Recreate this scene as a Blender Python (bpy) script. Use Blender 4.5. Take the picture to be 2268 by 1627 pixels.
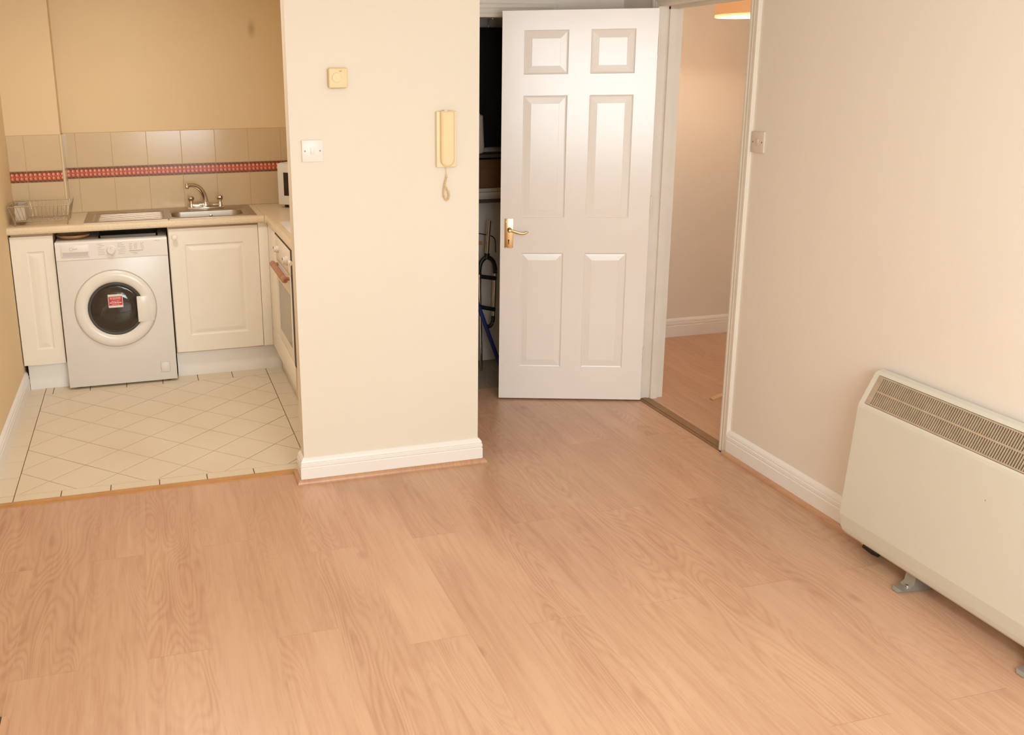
import bpy, bmesh, math, random
from mathutils import Vector, Matrix
random.seed(7)
for o in list(bpy.data.objects): bpy.data.objects.remove(o)
S = bpy.context.scene
COL = S.collection

# ------------------------------------------------------------------ camera
W, H = 2268.0, 1627.0
F_PX, PX, PY = 2119.6962, -216.7192, -87.9173
cd = bpy.data.cameras.new('camera'); cam = bpy.data.objects.new('camera', cd); COL.objects.link(cam)
cd.sensor_fit = 'HORIZONTAL'; cd.sensor_width = 36.0
cd.lens = F_PX * 36.0 / W
cd.shift_x = -PX / W
cd.shift_y = PY / W
cd.clip_start = 0.02
RX, RY, RZ = 1.3131, -0.0130, -0.2688
Rm = Matrix.Rotation(RZ, 4, 'Z') @ Matrix.Rotation(RX, 4, 'X') @ Matrix.Rotation(RY, 4, 'Z')
cam.matrix_world = Matrix.Translation((-0.5595, -3.8548, 1.7058)) @ Rm
S.camera = cam

# ------------------------------------------------------------------ world, light, exposure
world = bpy.data.worlds.new('world'); S.world = world; world.use_nodes = True
bg = world.node_tree.nodes['Background']
bg.inputs['Color'].default_value = (0.75, 0.85, 1.0, 1); bg.inputs['Strength'].default_value = 0.6
S.view_settings.view_transform = 'Standard'; S.view_settings.look = 'None'
S.view_settings.exposure = 0.10; S.view_settings.gamma = 1.0; S.view_settings.use_curve_mapping = False

CEIL_LAMP = (0.25, -2.35, 2.02)   # pendant in the middle of the living room, above the frame
LAMP_COL = (0.92, .98, 1.0)
def area(name, loc, rot, sx, sy, power, color, shape='RECTANGLE'):
    l = bpy.data.lights.new(name, 'AREA'); l.shape = shape; l.size = sx
    if shape in ('RECTANGLE', 'ELLIPSE'): l.size_y = sy
    l.energy = power; l.color = color
    o = bpy.data.objects.new(name, l); COL.objects.link(o); o.location = loc; o.rotation_euler = rot
    return o
# daylight through the window behind the camera
area('window_daylight', (0.35, -4.66, 1.55), (math.radians(90), 0, 0), 1.9, 1.25, 88, (0.85, 0.96, 1.02))
area('bedroom_fill_light', (3.2, -1.46, 1.5), (math.radians(90), 0, 0), 1.2, 1.1, 9, (1.0, .95, .9))  # added fill light that lifts the lower bedroom wall

# ------------------------------------------------------------------ materials
def lin(c): return tuple((v/255/12.92 if v/255 <= 0.04045 else ((v/255+0.055)/1.055)**2.4) for v in c)
class NT:
    def __init__(s, name):
        s.m = bpy.data.materials.new(name); s.m.use_nodes = True; s.t = s.m.node_tree
        s.b = s.t.nodes['Principled BSDF']
    def n(s, typ, **kw):
        nd = s.t.nodes.new(typ)
        for k, v in kw.items():
            if k.startswith('_'): nd.inputs[k[1:].replace('_', ' ')].default_value = v
            else: setattr(nd, k, v)
        return nd
    def l(s, a, b): s.t.links.new(a, b)
    def math(s, op, a, b=None, c=None, clamp=False):
        nd = s.n('ShaderNodeMath', operation=op, use_clamp=clamp)
        for i, v in enumerate((a, b, c)):
            if v is None: continue
            if isinstance(v, (int, float)): nd.inputs[i].default_value = v
            else: s.l(v, nd.inputs[i])
        return nd.outputs[0]
    def mix(s, f, a, b):
        nd = s.n('ShaderNodeMix', data_type='RGBA')
        if isinstance(f, (int, float)): nd.inputs[0].default_value = f
        else: s.l(f, nd.inputs[0])
        for i, v in ((6, a), (7, b)):
            if isinstance(v, tuple): nd.inputs[i].default_value = (*v[:3], 1)
            else: s.l(v, nd.inputs[i])
        return nd.outputs[2]
    def noise(s, vec, scale, detail=3, rough=.5):
        nd = s.n('ShaderNodeTexNoise'); nd.inputs['Scale'].default_value = scale
        nd.inputs['Detail'].default_value = detail; nd.inputs['Roughness'].default_value = rough
        if vec is not None: s.l(vec, nd.inputs['Vector'])
        return nd.outputs['Fac']
    def obj(s): return s.n('ShaderNodeTexCoord').outputs['Object']
    def bump(s, h, strength, dist=.001):
        b = s.n('ShaderNodeBump'); b.inputs['Strength'].default_value = strength; b.inputs['Distance'].default_value = dist
        s.l(h, b.inputs['Height']); s.l(b.outputs[0], s.b.inputs['Normal'])
def mat(name, rgb, rough=.5, metal=0., var=.05, scale=8., bump=0., bscale=60., spec=.5, coat=0., rgb2=None, detail=3):
    t = NT(name); c = lin(rgb)
    c2 = lin(rgb2) if rgb2 else tuple(v*(1-var*2) for v in c)
    f = t.noise(t.obj(), scale, detail)
    f = t.math('MULTIPLY_ADD', f, 2.0, -.5, clamp=True)
    t.l(t.mix(f, c, c2), t.b.inputs['Base Color'])
    t.b.inputs['Roughness'].default_value = rough; t.b.inputs['Metallic'].default_value = metal
    t.b.inputs['Specular IOR Level'].default_value = spec
    t.b.inputs['Coat Weight'].default_value = coat
    if bump: t.bump(t.noise(t.obj(), bscale, 4), bump)
    return t.m
M = {}
M['cream_wall'] = mat('cream_wall_paint', (233, 222, 205), .75, var=.015, scale=1.5, bump=.12, bscale=120)
M['kitchen_wall'] = mat('kitchen_wall_paint', (235, 207, 164), .7, var=.02, scale=2, bump=.12, bscale=120)
def add_spots(m, kind):
    t = NT.__new__(NT); t.m = m; t.t = m.node_tree; t.b = t.t.nodes['Principled BSDF']
    src = t.b.inputs['Base Color'].links[0].from_socket; P = t.obj()
    if kind == 'smudge':      # one dark finger-sized smear high on the kitchen wall
        vm = t.n('ShaderNodeVectorMath', operation='SUBTRACT'); t.l(P, vm.inputs[0]); vm.inputs[1].default_value = (.120, 2.21, 1.988)
        vs = t.n('ShaderNodeVectorMath', operation='MULTIPLY'); t.l(vm.outputs[0], vs.inputs[0]); vs.inputs[1].default_value = (34, 0, 16)
        ln = t.n('ShaderNodeVectorMath', operation='LENGTH'); t.l(vs.outputs[0], ln.inputs[0])
        f = t.math('MULTIPLY', t.math('SUBTRACT', 1.0, ln.outputs['Value'], clamp=True), .55)
        col = t.mix(f, src, lin((150, 118, 84)))
    else:                     # sparse rust specks on the heater enamel
        vo = t.n('ShaderNodeTexVoronoi'); vo.inputs['Scale'].default_value = 11; t.l(P, vo.inputs['Vector'])
        keep = t.math('GREATER_THAN', t.math('FRACT', t.math('MULTIPLY', vo.outputs['Color'], 3.7)), .72)
        f = t.math('MULTIPLY', t.math('MULTIPLY', t.math('SUBTRACT', 1.0, t.math('MULTIPLY', vo.outputs['Distance'], 24.0), clamp=True), 1.4, clamp=True), keep)
        col = t.mix(f, src, lin((130, 92, 62)))
    t.l(col, t.b.inputs['Base Color'])
add_spots(M['kitchen_wall'], 'smudge')
M['beige_wall'] = mat('beige_wall_paint', (234, 223, 211), .75, var=.015, scale=1.5, bump=.12, bscale=120)
M['ceiling'] = mat('ceiling_paint', (245, 240, 230), .85, var=.01)
M['gloss'] = mat('white_gloss_paint', (242, 236, 230), .32, var=.012, scale=6, bump=.10, bscale=45)
M['door_paint'] = mat('white_door_paint', (240, 231, 222), .20, var=.012, scale=5, bump=.16, bscale=38)
M['jamb'] = mat('door_frame_paint', (232, 222, 208), .4, var=.03, scale=9, bump=.1, bscale=40)
M['cab'] = mat('cream_cabinet_foil', (248, 238, 222), .42, var=.02, scale=6)
M['plinth'] = mat('white_plinth_board', (250, 245, 238), .45, var=.02, scale=5)
M['appliance'] = mat('white_appliance_enamel', (234, 228, 220), .28, var=.01, scale=4)
M['appl_plastic'] = mat('white_appliance_plastic', (238, 232, 224), .35, var=.01)
M['appl_grey'] = mat('grey_appliance_print', (196, 184, 170), .5, var=.02)
M['ring'] = mat('porthole_plastic', (240, 233, 222), .22, var=.01)
M['seal'] = mat('dark_door_seal', (72, 66, 60), .45, var=.1)
M['redprint'] = mat('red_sticker', (205, 62, 72), .5, var=.03)
M['whiteprint'] = mat('white_sticker', (238, 228, 215), .5, var=.02)
M['chrome'] = mat('chrome', (215, 208, 198), .10, 1.0, var=.02)
M['steel'] = mat('brushed_steel', (192, 180, 166), .40, 1.0, var=.05, scale=20)
M['wire'] = mat('rack_wire', (188, 174, 150), .38, .6, var=.08, scale=40)
M['brass'] = mat('polished_brass', (226, 192, 144), .28, 1.0, var=.06, scale=30)
M['dark'] = mat('dark_gap', (38, 30, 25), .6, var=.1)
M['black'] = mat('black_plastic', (30, 29, 28), .4, var=.1)
M['carcass'] = mat('carcass_board', (205, 172, 140), .5, var=.03)
M['heater'] = mat('heater_enamel', (214, 208, 194), .45, var=.02, scale=3, bump=.06, bscale=90)
add_spots(M['heater'], 'specks')
M['heater_dark'] = mat('heater_inner', (52, 42, 35), .7, var=.1)
M['slat'] = mat('heater_grille_brown', (188, 166, 140), .5, var=.1, scale=30)
M['foot'] = mat('zinc_foot', (170, 166, 158), .4, .5, var=.08, scale=30)
M['phone'] = mat('yellowed_plastic', (243, 213, 165), .45, var=.03, scale=12)
M['phone_base'] = mat('cream_plastic', (243, 224, 186), .45, var=.03, scale=12)
M['switch'] = mat('white_switch_plastic', (238, 228, 220), .35, var=.01)
M['switch_w'] = mat('dull_switch_plastic', (222, 205, 188), .4, var=.02)
M['screw'] = mat('screw_metal', (130, 115, 100), .4, .7, var=.1, scale=50)
M['grout'] = mat('floor_grout', (122, 92, 64), .9, var=.1, scale=30)
M['wgrout'] = mat('wall_grout', (205, 172, 130), .9, var=.06, scale=20)
M['ftile'] = mat('floor_tile_glaze', (230, 214, 190), .38, var=.03, scale=3, rgb2=(225, 206, 178))
M['wtile'] = mat('wall_tile_glaze', (216, 191, 153), .16, var=.02, scale=2, rgb2=(211, 185, 147))
M['trimstrip'] = mat('tile_edge_trim', (232, 216, 184), .4, var=.02)
M['handlewood'] = mat('brown_handle', (160, 106, 78), .5, var=.12, scale=25, rgb2=(196, 138, 106))
M['carpet'] = mat('closet_carpet', (176, 156, 134), .95, var=.2, scale=80, bump=.4, bscale=200)
M['closet'] = mat('closet_plaster', (236, 228, 218), .9, var=.05, scale=5)
M['cardboard'] = mat('brown_cardboard', (120, 82, 56), .85, var=.12, scale=8)
M['bluepole'] = mat('blue_enamel', (42, 58, 130), .35, var=.1, scale=30)
M['board'] = mat('shelf_board', (90, 70, 56), .7, var=.15, scale=12)
M['paper'] = mat('pale_paper', (205, 192, 176), .8, var=.05)
M['orange'] = mat('orange_plastic', (225, 140, 85), .5, var=.05)
M['wedge'] = mat('pale_wood_wedge', (226, 190, 145), .6, var=.08, scale=20)
M['bowlwood'] = mat('brown_dish', (170, 120, 84), .5, var=.15, scale=14, rgb2=(200, 155, 110))
M['hearth'] = mat('dark_hearth_tile', (52, 54, 62), .3, var=.1, scale=14)
M['strip'] = mat('brass_wood_strip', (205, 150, 90), .4, var=.08, scale=12)
M['glassdark'] = mat('oven_glass', (150, 136, 118), .15, var=.03)
M['mwglass'] = mat('microwave_window', (60, 48, 42), .15, var=.05)

def wood(name, light, dark, red, ycoord=True, rough=.33):
    t = NT(name); info = t.n('ShaderNodeObjectInfo'); P = t.obj()
    sep = t.n('ShaderNodeSeparateXYZ'); t.l(P, sep.inputs[0])
    rnd = t.math('MULTIPLY', info.outputs['Random'], 37.0)
    def coord(fx, fy, off):
        c = t.n('ShaderNodeCombineXYZ')
        t.l(t.math('MULTIPLY', sep.outputs[0], fx), c.inputs[0])
        t.l(t.math('MULTIPLY_ADD', sep.outputs[1], fy, t.math('MULTIPLY', rnd, off)), c.inputs[1])
        t.l(rnd, c.inputs[2]); return c.outputs[0]
    big = t.noise(coord(1.0, .17, 1.0), 7.5, 1.0, .45)
    rings = t.math('SINE', t.math('MULTIPLY', big, 150.0))
    rings = t.math('MULTIPLY_ADD', rings, .5, .5)
    rings = t.math('POWER', rings, 1.6)
    soft = t.noise(coord(1.0, .22, 3.1), 5.0, 3, .6)
    fine = t.noise(coord(1.0, .03, 5.3), 160.0, 3, .7)
    vor = t.n('ShaderNodeTexVoronoi'); vor.inputs['Scale'].default_value = 4.6
    t.l(coord(1.0, .55, 7.7), vor.inputs['Vector'])
    knot = t.math('SUBTRACT', 1.0, t.math('MULTIPLY', vor.outputs['Distance'], 9.0), clamp=True)
    knot = t.math('MULTIPLY', knot, t.noise(coord(1, .6, 2.2), 9, 2))
    mask = t.math('MULTIPLY_ADD', t.noise(coord(1.0, .1, 9.4), 4.0, 1), 3.0, -.95, clamp=True)
    ringsm = t.math('MULTIPLY', rings, mask)
    f = t.math('ADD', t.math('MULTIPLY', ringsm, .32), t.math('MULTIPLY_ADD', soft, 1.15, -.32), clamp=True)
    mid = t.noise(coord(1.0, .055, 6.1), 46.0, 4, .65)
    f = t.math('ADD', f, t.math('MULTIPLY_ADD', mid, 1.1, -.55), clamp=True)
    f = t.math('ADD', f, t.math('MULTIPLY_ADD', fine, .5, -.25), clamp=True)
    col = t.mix(f, lin(light), lin(dark))
    col = t.mix(t.math('MULTIPLY', knot, 1.1, clamp=True), col, lin(red))
    tone = t.math('MULTIPLY_ADD', info.outputs['Random'], .05, .975)
    hsv = t.n('ShaderNodeHueSaturation'); t.l(col, hsv.inputs['Color']); t.l(tone, hsv.inputs['Value'])
    t.l(hsv.outputs[0], t.b.inputs['Base Color'])
    t.b.inputs['Roughness'].default_value = rough
    t.bump(fine, .05, .0006)
    return t.m
M['laminate'] = wood('oak_laminate', (209, 168, 137), (180, 132, 103), (152, 97, 73))
M['bead'] = wood('oak_bead', (202, 156, 120), (178, 128, 97), (146, 98, 72))

def counter_mat():
    t = NT('speckled_worktop'); P = t.obj()
    f1 = t.noise(P, 9, 3); f2 = t.noise(P, 260, 2)
    c = t.mix(t.math('MULTIPLY_ADD', f1, 1.6, -.3, clamp=True), lin((238, 218, 188)), lin((230, 208, 174)))
    c = t.mix(t.math('MULTIPLY_ADD', f2, 4, -2.2, clamp=True), c, lin((198, 168, 130)))
    t.l(c, t.b.inputs['Base Color']); t.b.inputs['Roughness'].default_value = .32
    return t.m
M['worktop'] = counter_mat()

def border_mat():
    # fruit border print: two rows of orange fruit on red between dark green twisted edges
    t = NT('fruit_border_print'); P = t.obj(); sep = t.n('ShaderNodeSeparateXYZ'); t.l(P, sep.inputs[0])
    u = t.math('MULTIPLY', sep.outputs[0], 1/.0247)
    v = t.math('MULTIPLY', t.math('SUBTRACT', sep.outputs[2], 1.137), 1/.065)
    def dots(voff, uoff, r, asp):
        fu = t.math('SUBTRACT', t.math('FRACT', t.math('ADD', u, uoff + 100)), .5)
        dv = t.math('MULTIPLY', t.math('SUBTRACT', v, voff), asp)
        d = t.math('SQRT', t.math('ADD', t.math('MULTIPLY', fu, fu), t.math('MULTIPLY', dv, dv)))
        return t.math('MULTIPLY_ADD', t.math('SUBTRACT', r, d), 12.0, .5, clamp=True)
    edge = t.math('MULTIPLY_ADD', t.math('SUBTRACT', t.math('ABSOLUTE', t.math('SUBTRACT', v, .5)), .31), 40, .5, clamp=True)
    diag = t.math('MULTIPLY_ADD', t.math('SINE', t.math('MULTIPLY', t.math('ADD', u, t.math('MULTIPLY', v, 2.2)), 6.283)), .5, .5)
    base = lin((172, 58, 60)); green = lin((88, 72, 54)); rust = lin((150, 84, 60))
    c = t.mix(edge, base, t.mix(diag, green, rust))
    c = t.mix(dots(.34, 0, .34, 2.3), c, lin((216, 132, 88)))
    c = t.mix(dots(.66, 0, .34, 2.3), c, lin((216, 132, 88)))
    c = t.mix(dots(.70, .1, .13, 2.1), c, lin((250, 205, 150)))
    c = t.mix(dots(.38, .1, .11, 2.1), c, lin((245, 190, 130)))
    c = t.mix(dots(.5, .5, .16, 2.2), c, lin((214, 90, 110)))
    t.l(c, t.b.inputs['Base Color']); t.b.inputs['Roughness'].default_value = .2
    return t.m
M['border'] = border_mat()
def emit(name, rgb, strength, base=None):
    t = NT(name); t.b.inputs['Base Color'].default_value = (*lin(base or rgb), 1)
    t.b.inputs['Emission Color'].default_value = (*lin(rgb), 1); t.b.inputs['Emission Strength'].default_value = strength
    t.b.inputs['Roughness'].default_value = .6
    return t.m
M['opal'] = emit('lit_opal_glass', (255, 236, 205), 6)
M['room_shade'] = emit('lit_room_shade', (240, 250, 255), 5.0)
M['shade'] = emit('lit_fabric_shade', (232, 166, 112), .35, (225, 180, 140))
M['shade_rim'] = emit('lit_shade_rim', (255, 226, 165), .75)
def glass(name, col=(1, 1, 1), rough=0.02):
    t = NT(name); t.b.inputs['Base Color'].default_value = (*col, 1); t.b.inputs['Transmission Weight'].default_value = 1
    t.b.inputs['Roughness'].default_value = rough; t.b.inputs['IOR'].default_value = 1.45
    return t.m
M['porthole'] = mat('dark_porthole_glass', (62, 54, 47), .07, var=.25, scale=6, coat=.3)
M['pane'] = glass('window_pane')

# ------------------------------------------------------------------ mesh helpers
def link(name, bm, m, parent=None, smooth=False, kind=None):
    bmesh.ops.recalc_face_normals(bm, faces=bm.faces)
    me = bpy.data.meshes.new(name); bm.to_mesh(me); bm.free()
    if m: me.materials.append(M[m] if isinstance(m, str) else m)
    if smooth:
        for p in me.polygons: p.use_smooth = True
        me.set_sharp_from_angle(angle=math.radians(35))
    o = bpy.data.objects.new(name, me); COL.objects.link(o)
    if parent is not None:
        o.parent = parent; o.matrix_parent_inverse = parent.matrix_basis.inverted()
    if kind: o['kind'] = kind
    return o
def root(name, loc, label=None, cat=None, group=None, kind=None, rz=0):
    o = bpy.data.objects.new(name, None); COL.objects.link(o); o.location = loc; o.rotation_euler = (0, 0, rz)
    o.empty_display_size = .05
    o.matrix_basis = Matrix.Translation(loc) @ Matrix.Rotation(rz, 4, 'Z')
    tag(o, label, cat, group, kind); return o
def tag(o, label=None, cat=None, group=None, kind=None):
    if label: o['label'] = label
    if cat: o['category'] = cat
    if group: o['group'] = group
    if kind: o['kind'] = kind
    return o
def B(): return bmesh.new()
def box(bm, x0, x1, y0, y1, z0, z1, bev=0, seg=2):
    r = bmesh.ops.create_cube(bm, size=1)
    vs = r['verts']
    for v in vs:
        v.co.x = x0 + (v.co.x+.5)*(x1-x0); v.co.y = y0 + (v.co.y+.5)*(y1-y0); v.co.z = z0 + (v.co.z+.5)*(z1-z0)
    if bev:
        es = list({e for v in vs for e in v.link_edges})
        bmesh.ops.bevel(bm, geom=es, offset=bev, segments=seg, affect='EDGES', profile=.5)
    return bm
def abox(name, b6, m, parent=None, bev=0, seg=2, kind=None):
    return link(name, box(B(), *b6, bev, seg), m, parent, smooth=bev > 0, kind=kind)
def tube(bm, pts, r, seg=10, cap=True, closed=False):
    pts = [Vector(p) for p in pts]; n = len(pts); rs = r if isinstance(r, (list, tuple)) else [r]*n
    rings = []; up = None
    for i, p in enumerate(pts):
        a = pts[(i-1) % n] if closed or i > 0 else p
        b = pts[(i+1) % n] if closed or i < n-1 else p
        d = (b-a).normalized()
        if up is None:
            up = Vector((0, 0, 1)) if abs(d.z) < .9 else Vector((1, 0, 0))
        u = d.cross(up)
        if u.length < 1e-4: u = d.cross(Vector((0, 1, 0)))
        u.normalize(); w = u.cross(d).normalized(); up = w
        rings.append([bm.verts.new(p + (u*math.cos(2*math.pi*k/seg) + w*math.sin(2*math.pi*k/seg))*rs[i]) for k in range(seg)])
    for i in range(n if closed else n-1):
        A, C = rings[i], rings[(i+1) % n]
        for k in range(seg): bm.faces.new((A[k], A[(k+1) % seg], C[(k+1) % seg], C[k]))
    if cap and not closed:
        bm.faces.new(rings[0][::-1]); bm.faces.new(rings[-1])
    return bm
def spline(pts, sub=6):
    pts = [Vector(p) for p in pts]; out = []
    for i in range(len(pts)-1):
        p0 = pts[max(i-1, 0)]; p1 = pts[i]; p2 = pts[i+1]; p3 = pts[min(i+2, len(pts)-1)]
        for k in range(sub):
            t = k/sub
            out.append(.5*((2*p1)+(p2-p0)*t+(2*p0-5*p1+4*p2-p3)*t*t+(3*p1-p0-3*p2+p3)*t**3))
    out.append(pts[-1]); return out
def lathe(bm, prof, origin, axis=(0, 0, 1), seg=32, close=True):
    ax = Vector(axis).normalized(); u = ax.orthogonal().normalized(); w = ax.cross(u); o = Vector(origin); rings = []
    for r, h in prof:
        if r < 1e-6: rings.append([bm.verts.new(o + ax*h)])
        else: rings.append([bm.verts.new(o + ax*h + (u*math.cos(2*math.pi*k/seg)+w*math.sin(2*math.pi*k/seg))*r) for k in range(seg)])
    for A, C in zip(rings, rings[1:]):
        for k in range(seg):
            a = [A[k % len(A)], A[(k+1) % len(A)]]; c = [C[k % len(C)], C[(k+1) % len(C)]]
            vs = []
            for v in (a[0], a[1], c[1], c[0]):
                if v not in vs: vs.append(v)
            if len(vs) > 2: bm.faces.new(vs)
    return bm
def sweep(bm, path, prof, closed_prof=True, up=0.0):
    """profile (d,z): d to the right of the plan path"""
    P = [Vector((p[0], p[1])) for p in path]; n = len(P); rows = []
    for i in range(n):
        ds = []
        if i > 0: ds.append((P[i]-P[i-1]).normalized())
        if i < n-1: ds.append((P[i+1]-P[i]).normalized())
        ns = [Vector((d.y, -d.x)) for d in ds]
        if len(ns) == 1: m = ns[0]
        else:
            m = (ns[0]+ns[1]); m = m / max(1e-6, m.dot(ns[0]))
        rows.append([bm.verts.new((P[i].x+m.x*d, P[i].y+m.y*d, z+up)) for d, z in prof])
    k = len(prof)
    for A, C in zip(rows, rows[1:]):
        for j in range(k if closed_prof else k-1):
            bm.faces.new((A[j], A[(j+1) % k], C[(j+1) % k], C[j]))
    bm.faces.new(rows[0]); bm.faces.new(rows[-1][::-1])
    return bm
def prism(bm, poly, z0, z1, inset=0, top_in=0):
    vb = [bm.verts.new((x, y, z0)) for x, y in poly]
    cx = sum(p[0] for p in poly)/len(poly); cy = sum(p[1] for p in poly)/len(poly)
    def sh(x, y):
        d = math.hypot(x-cx, y-cy) or 1; f = max(0, (d-top_in)/d); return cx+(x-cx)*f, cy+(y-cy)*f
    vt = [bm.verts.new((*sh(x, y), z1)) for x, y in poly]; n = len(poly)
    for i in range(n): bm.faces.new((vb[i], vb[(i+1) % n], vt[(i+1) % n], vt[i]))
    bm.faces.new(vt); bm.faces.new(vb[::-1]); return bm
def clip(poly, a, b, c):   # keep a*x+b*y<=c
    out = []
    for i in range(len(poly)):
        p, q = poly[i], poly[(i+1) % len(poly)]; dp = a*p[0]+b*p[1]-c; dq = a*q[0]+b*q[1]-c
        if dp <= 0: out.append(p)
        if dp*dq < 0:
            t = dp/(dp-dq); out.append((p[0]+(q[0]-p[0])*t, p[1]+(q[1]-p[1])*t))
    return out
def struct(o, label=None): o['kind'] = 'structure'; 
def loop_bridge(bm, loops):
    for A, C in zip(loops, loops[1:]):
        n = len(A)
        for k in range(n): bm.faces.new((A[k], A[(k+1) % n], C[(k+1) % n], C[k]))
def mats(o, *names):
    for n in names: o.data.materials.append(M[n])

# ------------------------------------------------------------------ dimensions (metres)
XL, XR, YREAR, ZC = -1.31, 1.922, -4.75, 2.40
WP, TP = 0.795, 0.09          # partition width and thickness
YB, YBOX, XBOX = 2.21, 2.075, -1.016
XKR = 0.705                   # kitchen right wall inner face
YCL = 0.933                   # lobby back wall
XW2 = 2.035                   # far side of the right wall
YJ1, YJ2, ZHEAD = -0.206, 0.545, 2.015
ZWT = 0.936                   # worktop top
YD = 1.692                    # cabinet door faces

# ------------------------------------------------------------------ walls, ceiling
def wall(name, boxes, m, label=None):
    bm = B()
    for b in boxes: box(bm, *b)
    o = link(name, bm, m); o['kind'] = 'structure'
    if label: o['label'] = label
    return o
wall('wall_left', [(XL-.12, XL, YREAR-.12, YB+.12, -.02, ZC)], 'kitchen_wall', 'cream wall along the left of the kitchen')
wall('wall_kitchen_back', [(XL, XKR+.09, YB, YB+.12, -.02, ZC), (XL, XBOX, YBOX, YB, -.02, ZC)], 'kitchen_wall', 'tan kitchen back wall with boxed pipe corner')
wall('wall_partition', [(0, WP, 0, TP, -.02, ZC)], 'cream_wall', 'cream partition wall with intercom and switch')
wall('wall_kitchen_right', [(XKR, WP, TP, YB, -.02, ZC)], 'kitchen_wall', 'wall between kitchen and lobby')
wall('wall_right', [(XR, XW2, YREAR, YJ1-.03, -.02, ZC), (XR, XW2, YJ2+.03, YCL+.1, -.02, ZC), (XR, XW2, YJ1-.03, YJ2+.03, ZHEAD+.03, ZC)], 'beige_wall', 'beige right wall with bedroom doorway')
wall('wall_lobby_back', [(WP, .83, YCL, YCL+.10, -.02, ZC), (1.48, XR, YCL, YCL+.10, -.02, ZC), (.83, 1.48, YCL, YCL+.10, 2.0, ZC)], 'beige_wall', 'lobby back wall with cupboard opening')
wall('wall_rear', [(XL, -.65, YREAR-.12, YREAR, -.02, ZC), (1.35, XR, YREAR-.12, YREAR, -.02, ZC), (-.65, 1.35, YREAR-.12, YREAR, -.02, .88), (-.65, 1.35, YREAR-.12, YREAR, 2.22, ZC)], 'cream_wall', 'rear wall with window')
wall('ceiling', [(XL-.12, 4.4, YREAR-.12, YB+.12, ZC, ZC+.1)], 'ceiling', 'white ceiling')
wall('wall_bedroom_back', [(XW2, 4.3, 1.63, 1.75, -.02, ZC)], 'beige_wall', 'warm lit bedroom wall beyond the doorway')
wall('wall_bedroom_far', [(4.2, 4.3, -1.5, 1.63, -.02, ZC)], 'beige_wall', 'far bedroom wall')
wall('wall_bedroom_front', [(XW2, 4.3, -1.62, -1.5, -.02, ZC)], 'beige_wall', 'bedroom wall opposite')
wall('wall_bedroom_side', [(XR, XW2, YCL+.1, 1.75, -.02, ZC)], 'closet', 'wall between cupboard and bedroom')
wall('wall_cupboard', [(WP, XR, 1.50, 1.6, -.02, ZC)], 'closet', 'dim plaster wall at the back of the cupboard')
w1 = wall('window_1', [(-.65, 1.35, YREAR-.09, YREAR-.03, .88, .94), (-.65, 1.35, YREAR-.09, YREAR-.03, 2.16, 2.22), (-.65, -.59, YREAR-.09, YREAR-.03, .94, 2.16), (1.29, 1.35, YREAR-.09, YREAR-.03, .94, 2.16), (.32, .38, YREAR-.09, YREAR-.03, .94, 2.16)], 'gloss', 'white framed window behind the viewer')
for a, b in ((-.59, .32), (.38, 1.29)):
    abox('pane', (a, b, YREAR-.064, YREAR-.058, .94, 2.16), 'pane', w1)

# ------------------------------------------------------------------ floors
fl = wall('floor', [(XL-.12, XW2, YREAR-.12, YCL+.05, -.09, -.010)], 'grout', 'oak effect laminate floor')
PW, PS, PL = .1962, -.085, 1.372
def plank(parent, x0, x1, y0, y1):
    if x1-x0 < .01 or y1-y0 < .01: return
    g = .0005
    bm = B(); box(bm, x0, x1, y0+g, y1-g, -.009, 0)
    return link('plank', bm, 'laminate', parent)
for k in range(-7, 11):
    a, b = PS+PW*k, PS+PW*(k+1)
    if k < 0: j0 = -.478 if k % 2 == 0 else -1.168
    else: j0 = -.645 if k % 2 == 0 else -1.322
    n = -4
    while True:
        y0 = j0 + PL*n; y1 = y0 + PL; n += 1
        if y0 > .97: break
        x0, x1 = max(a, XL), min(b, XR-.02)
        y0c = max(y0, YREAR)
        if y1 <= y0c: continue
        # living room part
        lim = .105 if x1 <= .01 else .045
        if x0 < .0 < x1: lim = .10
        if x0 >= WP: plank(fl, x0, x1, y0c, min(y1, .972))
        else:
            if y0c < lim: plank(fl, x0, x1, y0c, min(y1, lim))
            if x1 > WP and y1 > lim: plank(fl, WP, x1, max(y0c, lim), min(y1, .972))
fb = wall('floor_bedroom', [(XW2-.1, 4.3, -1.62, 1.75, -.09, -.010)], 'grout', 'oak effect laminate floor in the bedroom')
for k in range(0, 12):
    a, b = 1.968+PW*k, 1.968+PW*(k+1)
    j = (.35 if k % 2 else -.34)
    for y0, y1 in ((-1.5, j), (j, 1.63)):
        plank(fb, a, min(b, 4.2), y0, y1)
fk = wall('floor_kitchen', [(XL, XKR, .105, YB, -.09, -.0035)], 'grout', 'cream tiled kitchen floor with diagonal tiles inside a straight border')
HX, HY = .1445, .1443; VX, VY = -.789, .629
RX0, RX1, RY0, RY1 = -1.2085, .0435, .2205, 1.6175
def ftile(poly):
    if len(poly) < 3: return
    A = sum(poly[i][0]*poly[(i+1) % len(poly)][1]-poly[(i+1) % len(poly)][0]*poly[i][1] for i in range(len(poly)))/2
    if abs(A) < 4e-4: return
    link('tile', prism(B(), poly, -.0034, random.uniform(-.0004, .0004), top_in=.0006), 'ftile', fk)
G = .0018
for i in range(-6, 10):
    for j in range(-6, 10):
        if (i+j) % 2: continue
        # diamond centred between lattice vertices
        cx, cy = VX + (i+1)*HX, VY + j*HY
        g = G*1.414
        poly = [(cx-HX+g, cy), (cx, cy-HY+g), (cx+HX-g, cy), (cx, cy+HY-g)]
        for c in ((-1, 0, -(RX0+G)), (1, 0, RX1-G), (0, -1, -(RY0+G)), (0, 1, RY1-G)): poly = clip(poly, *c)
        ftile(poly)
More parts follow.
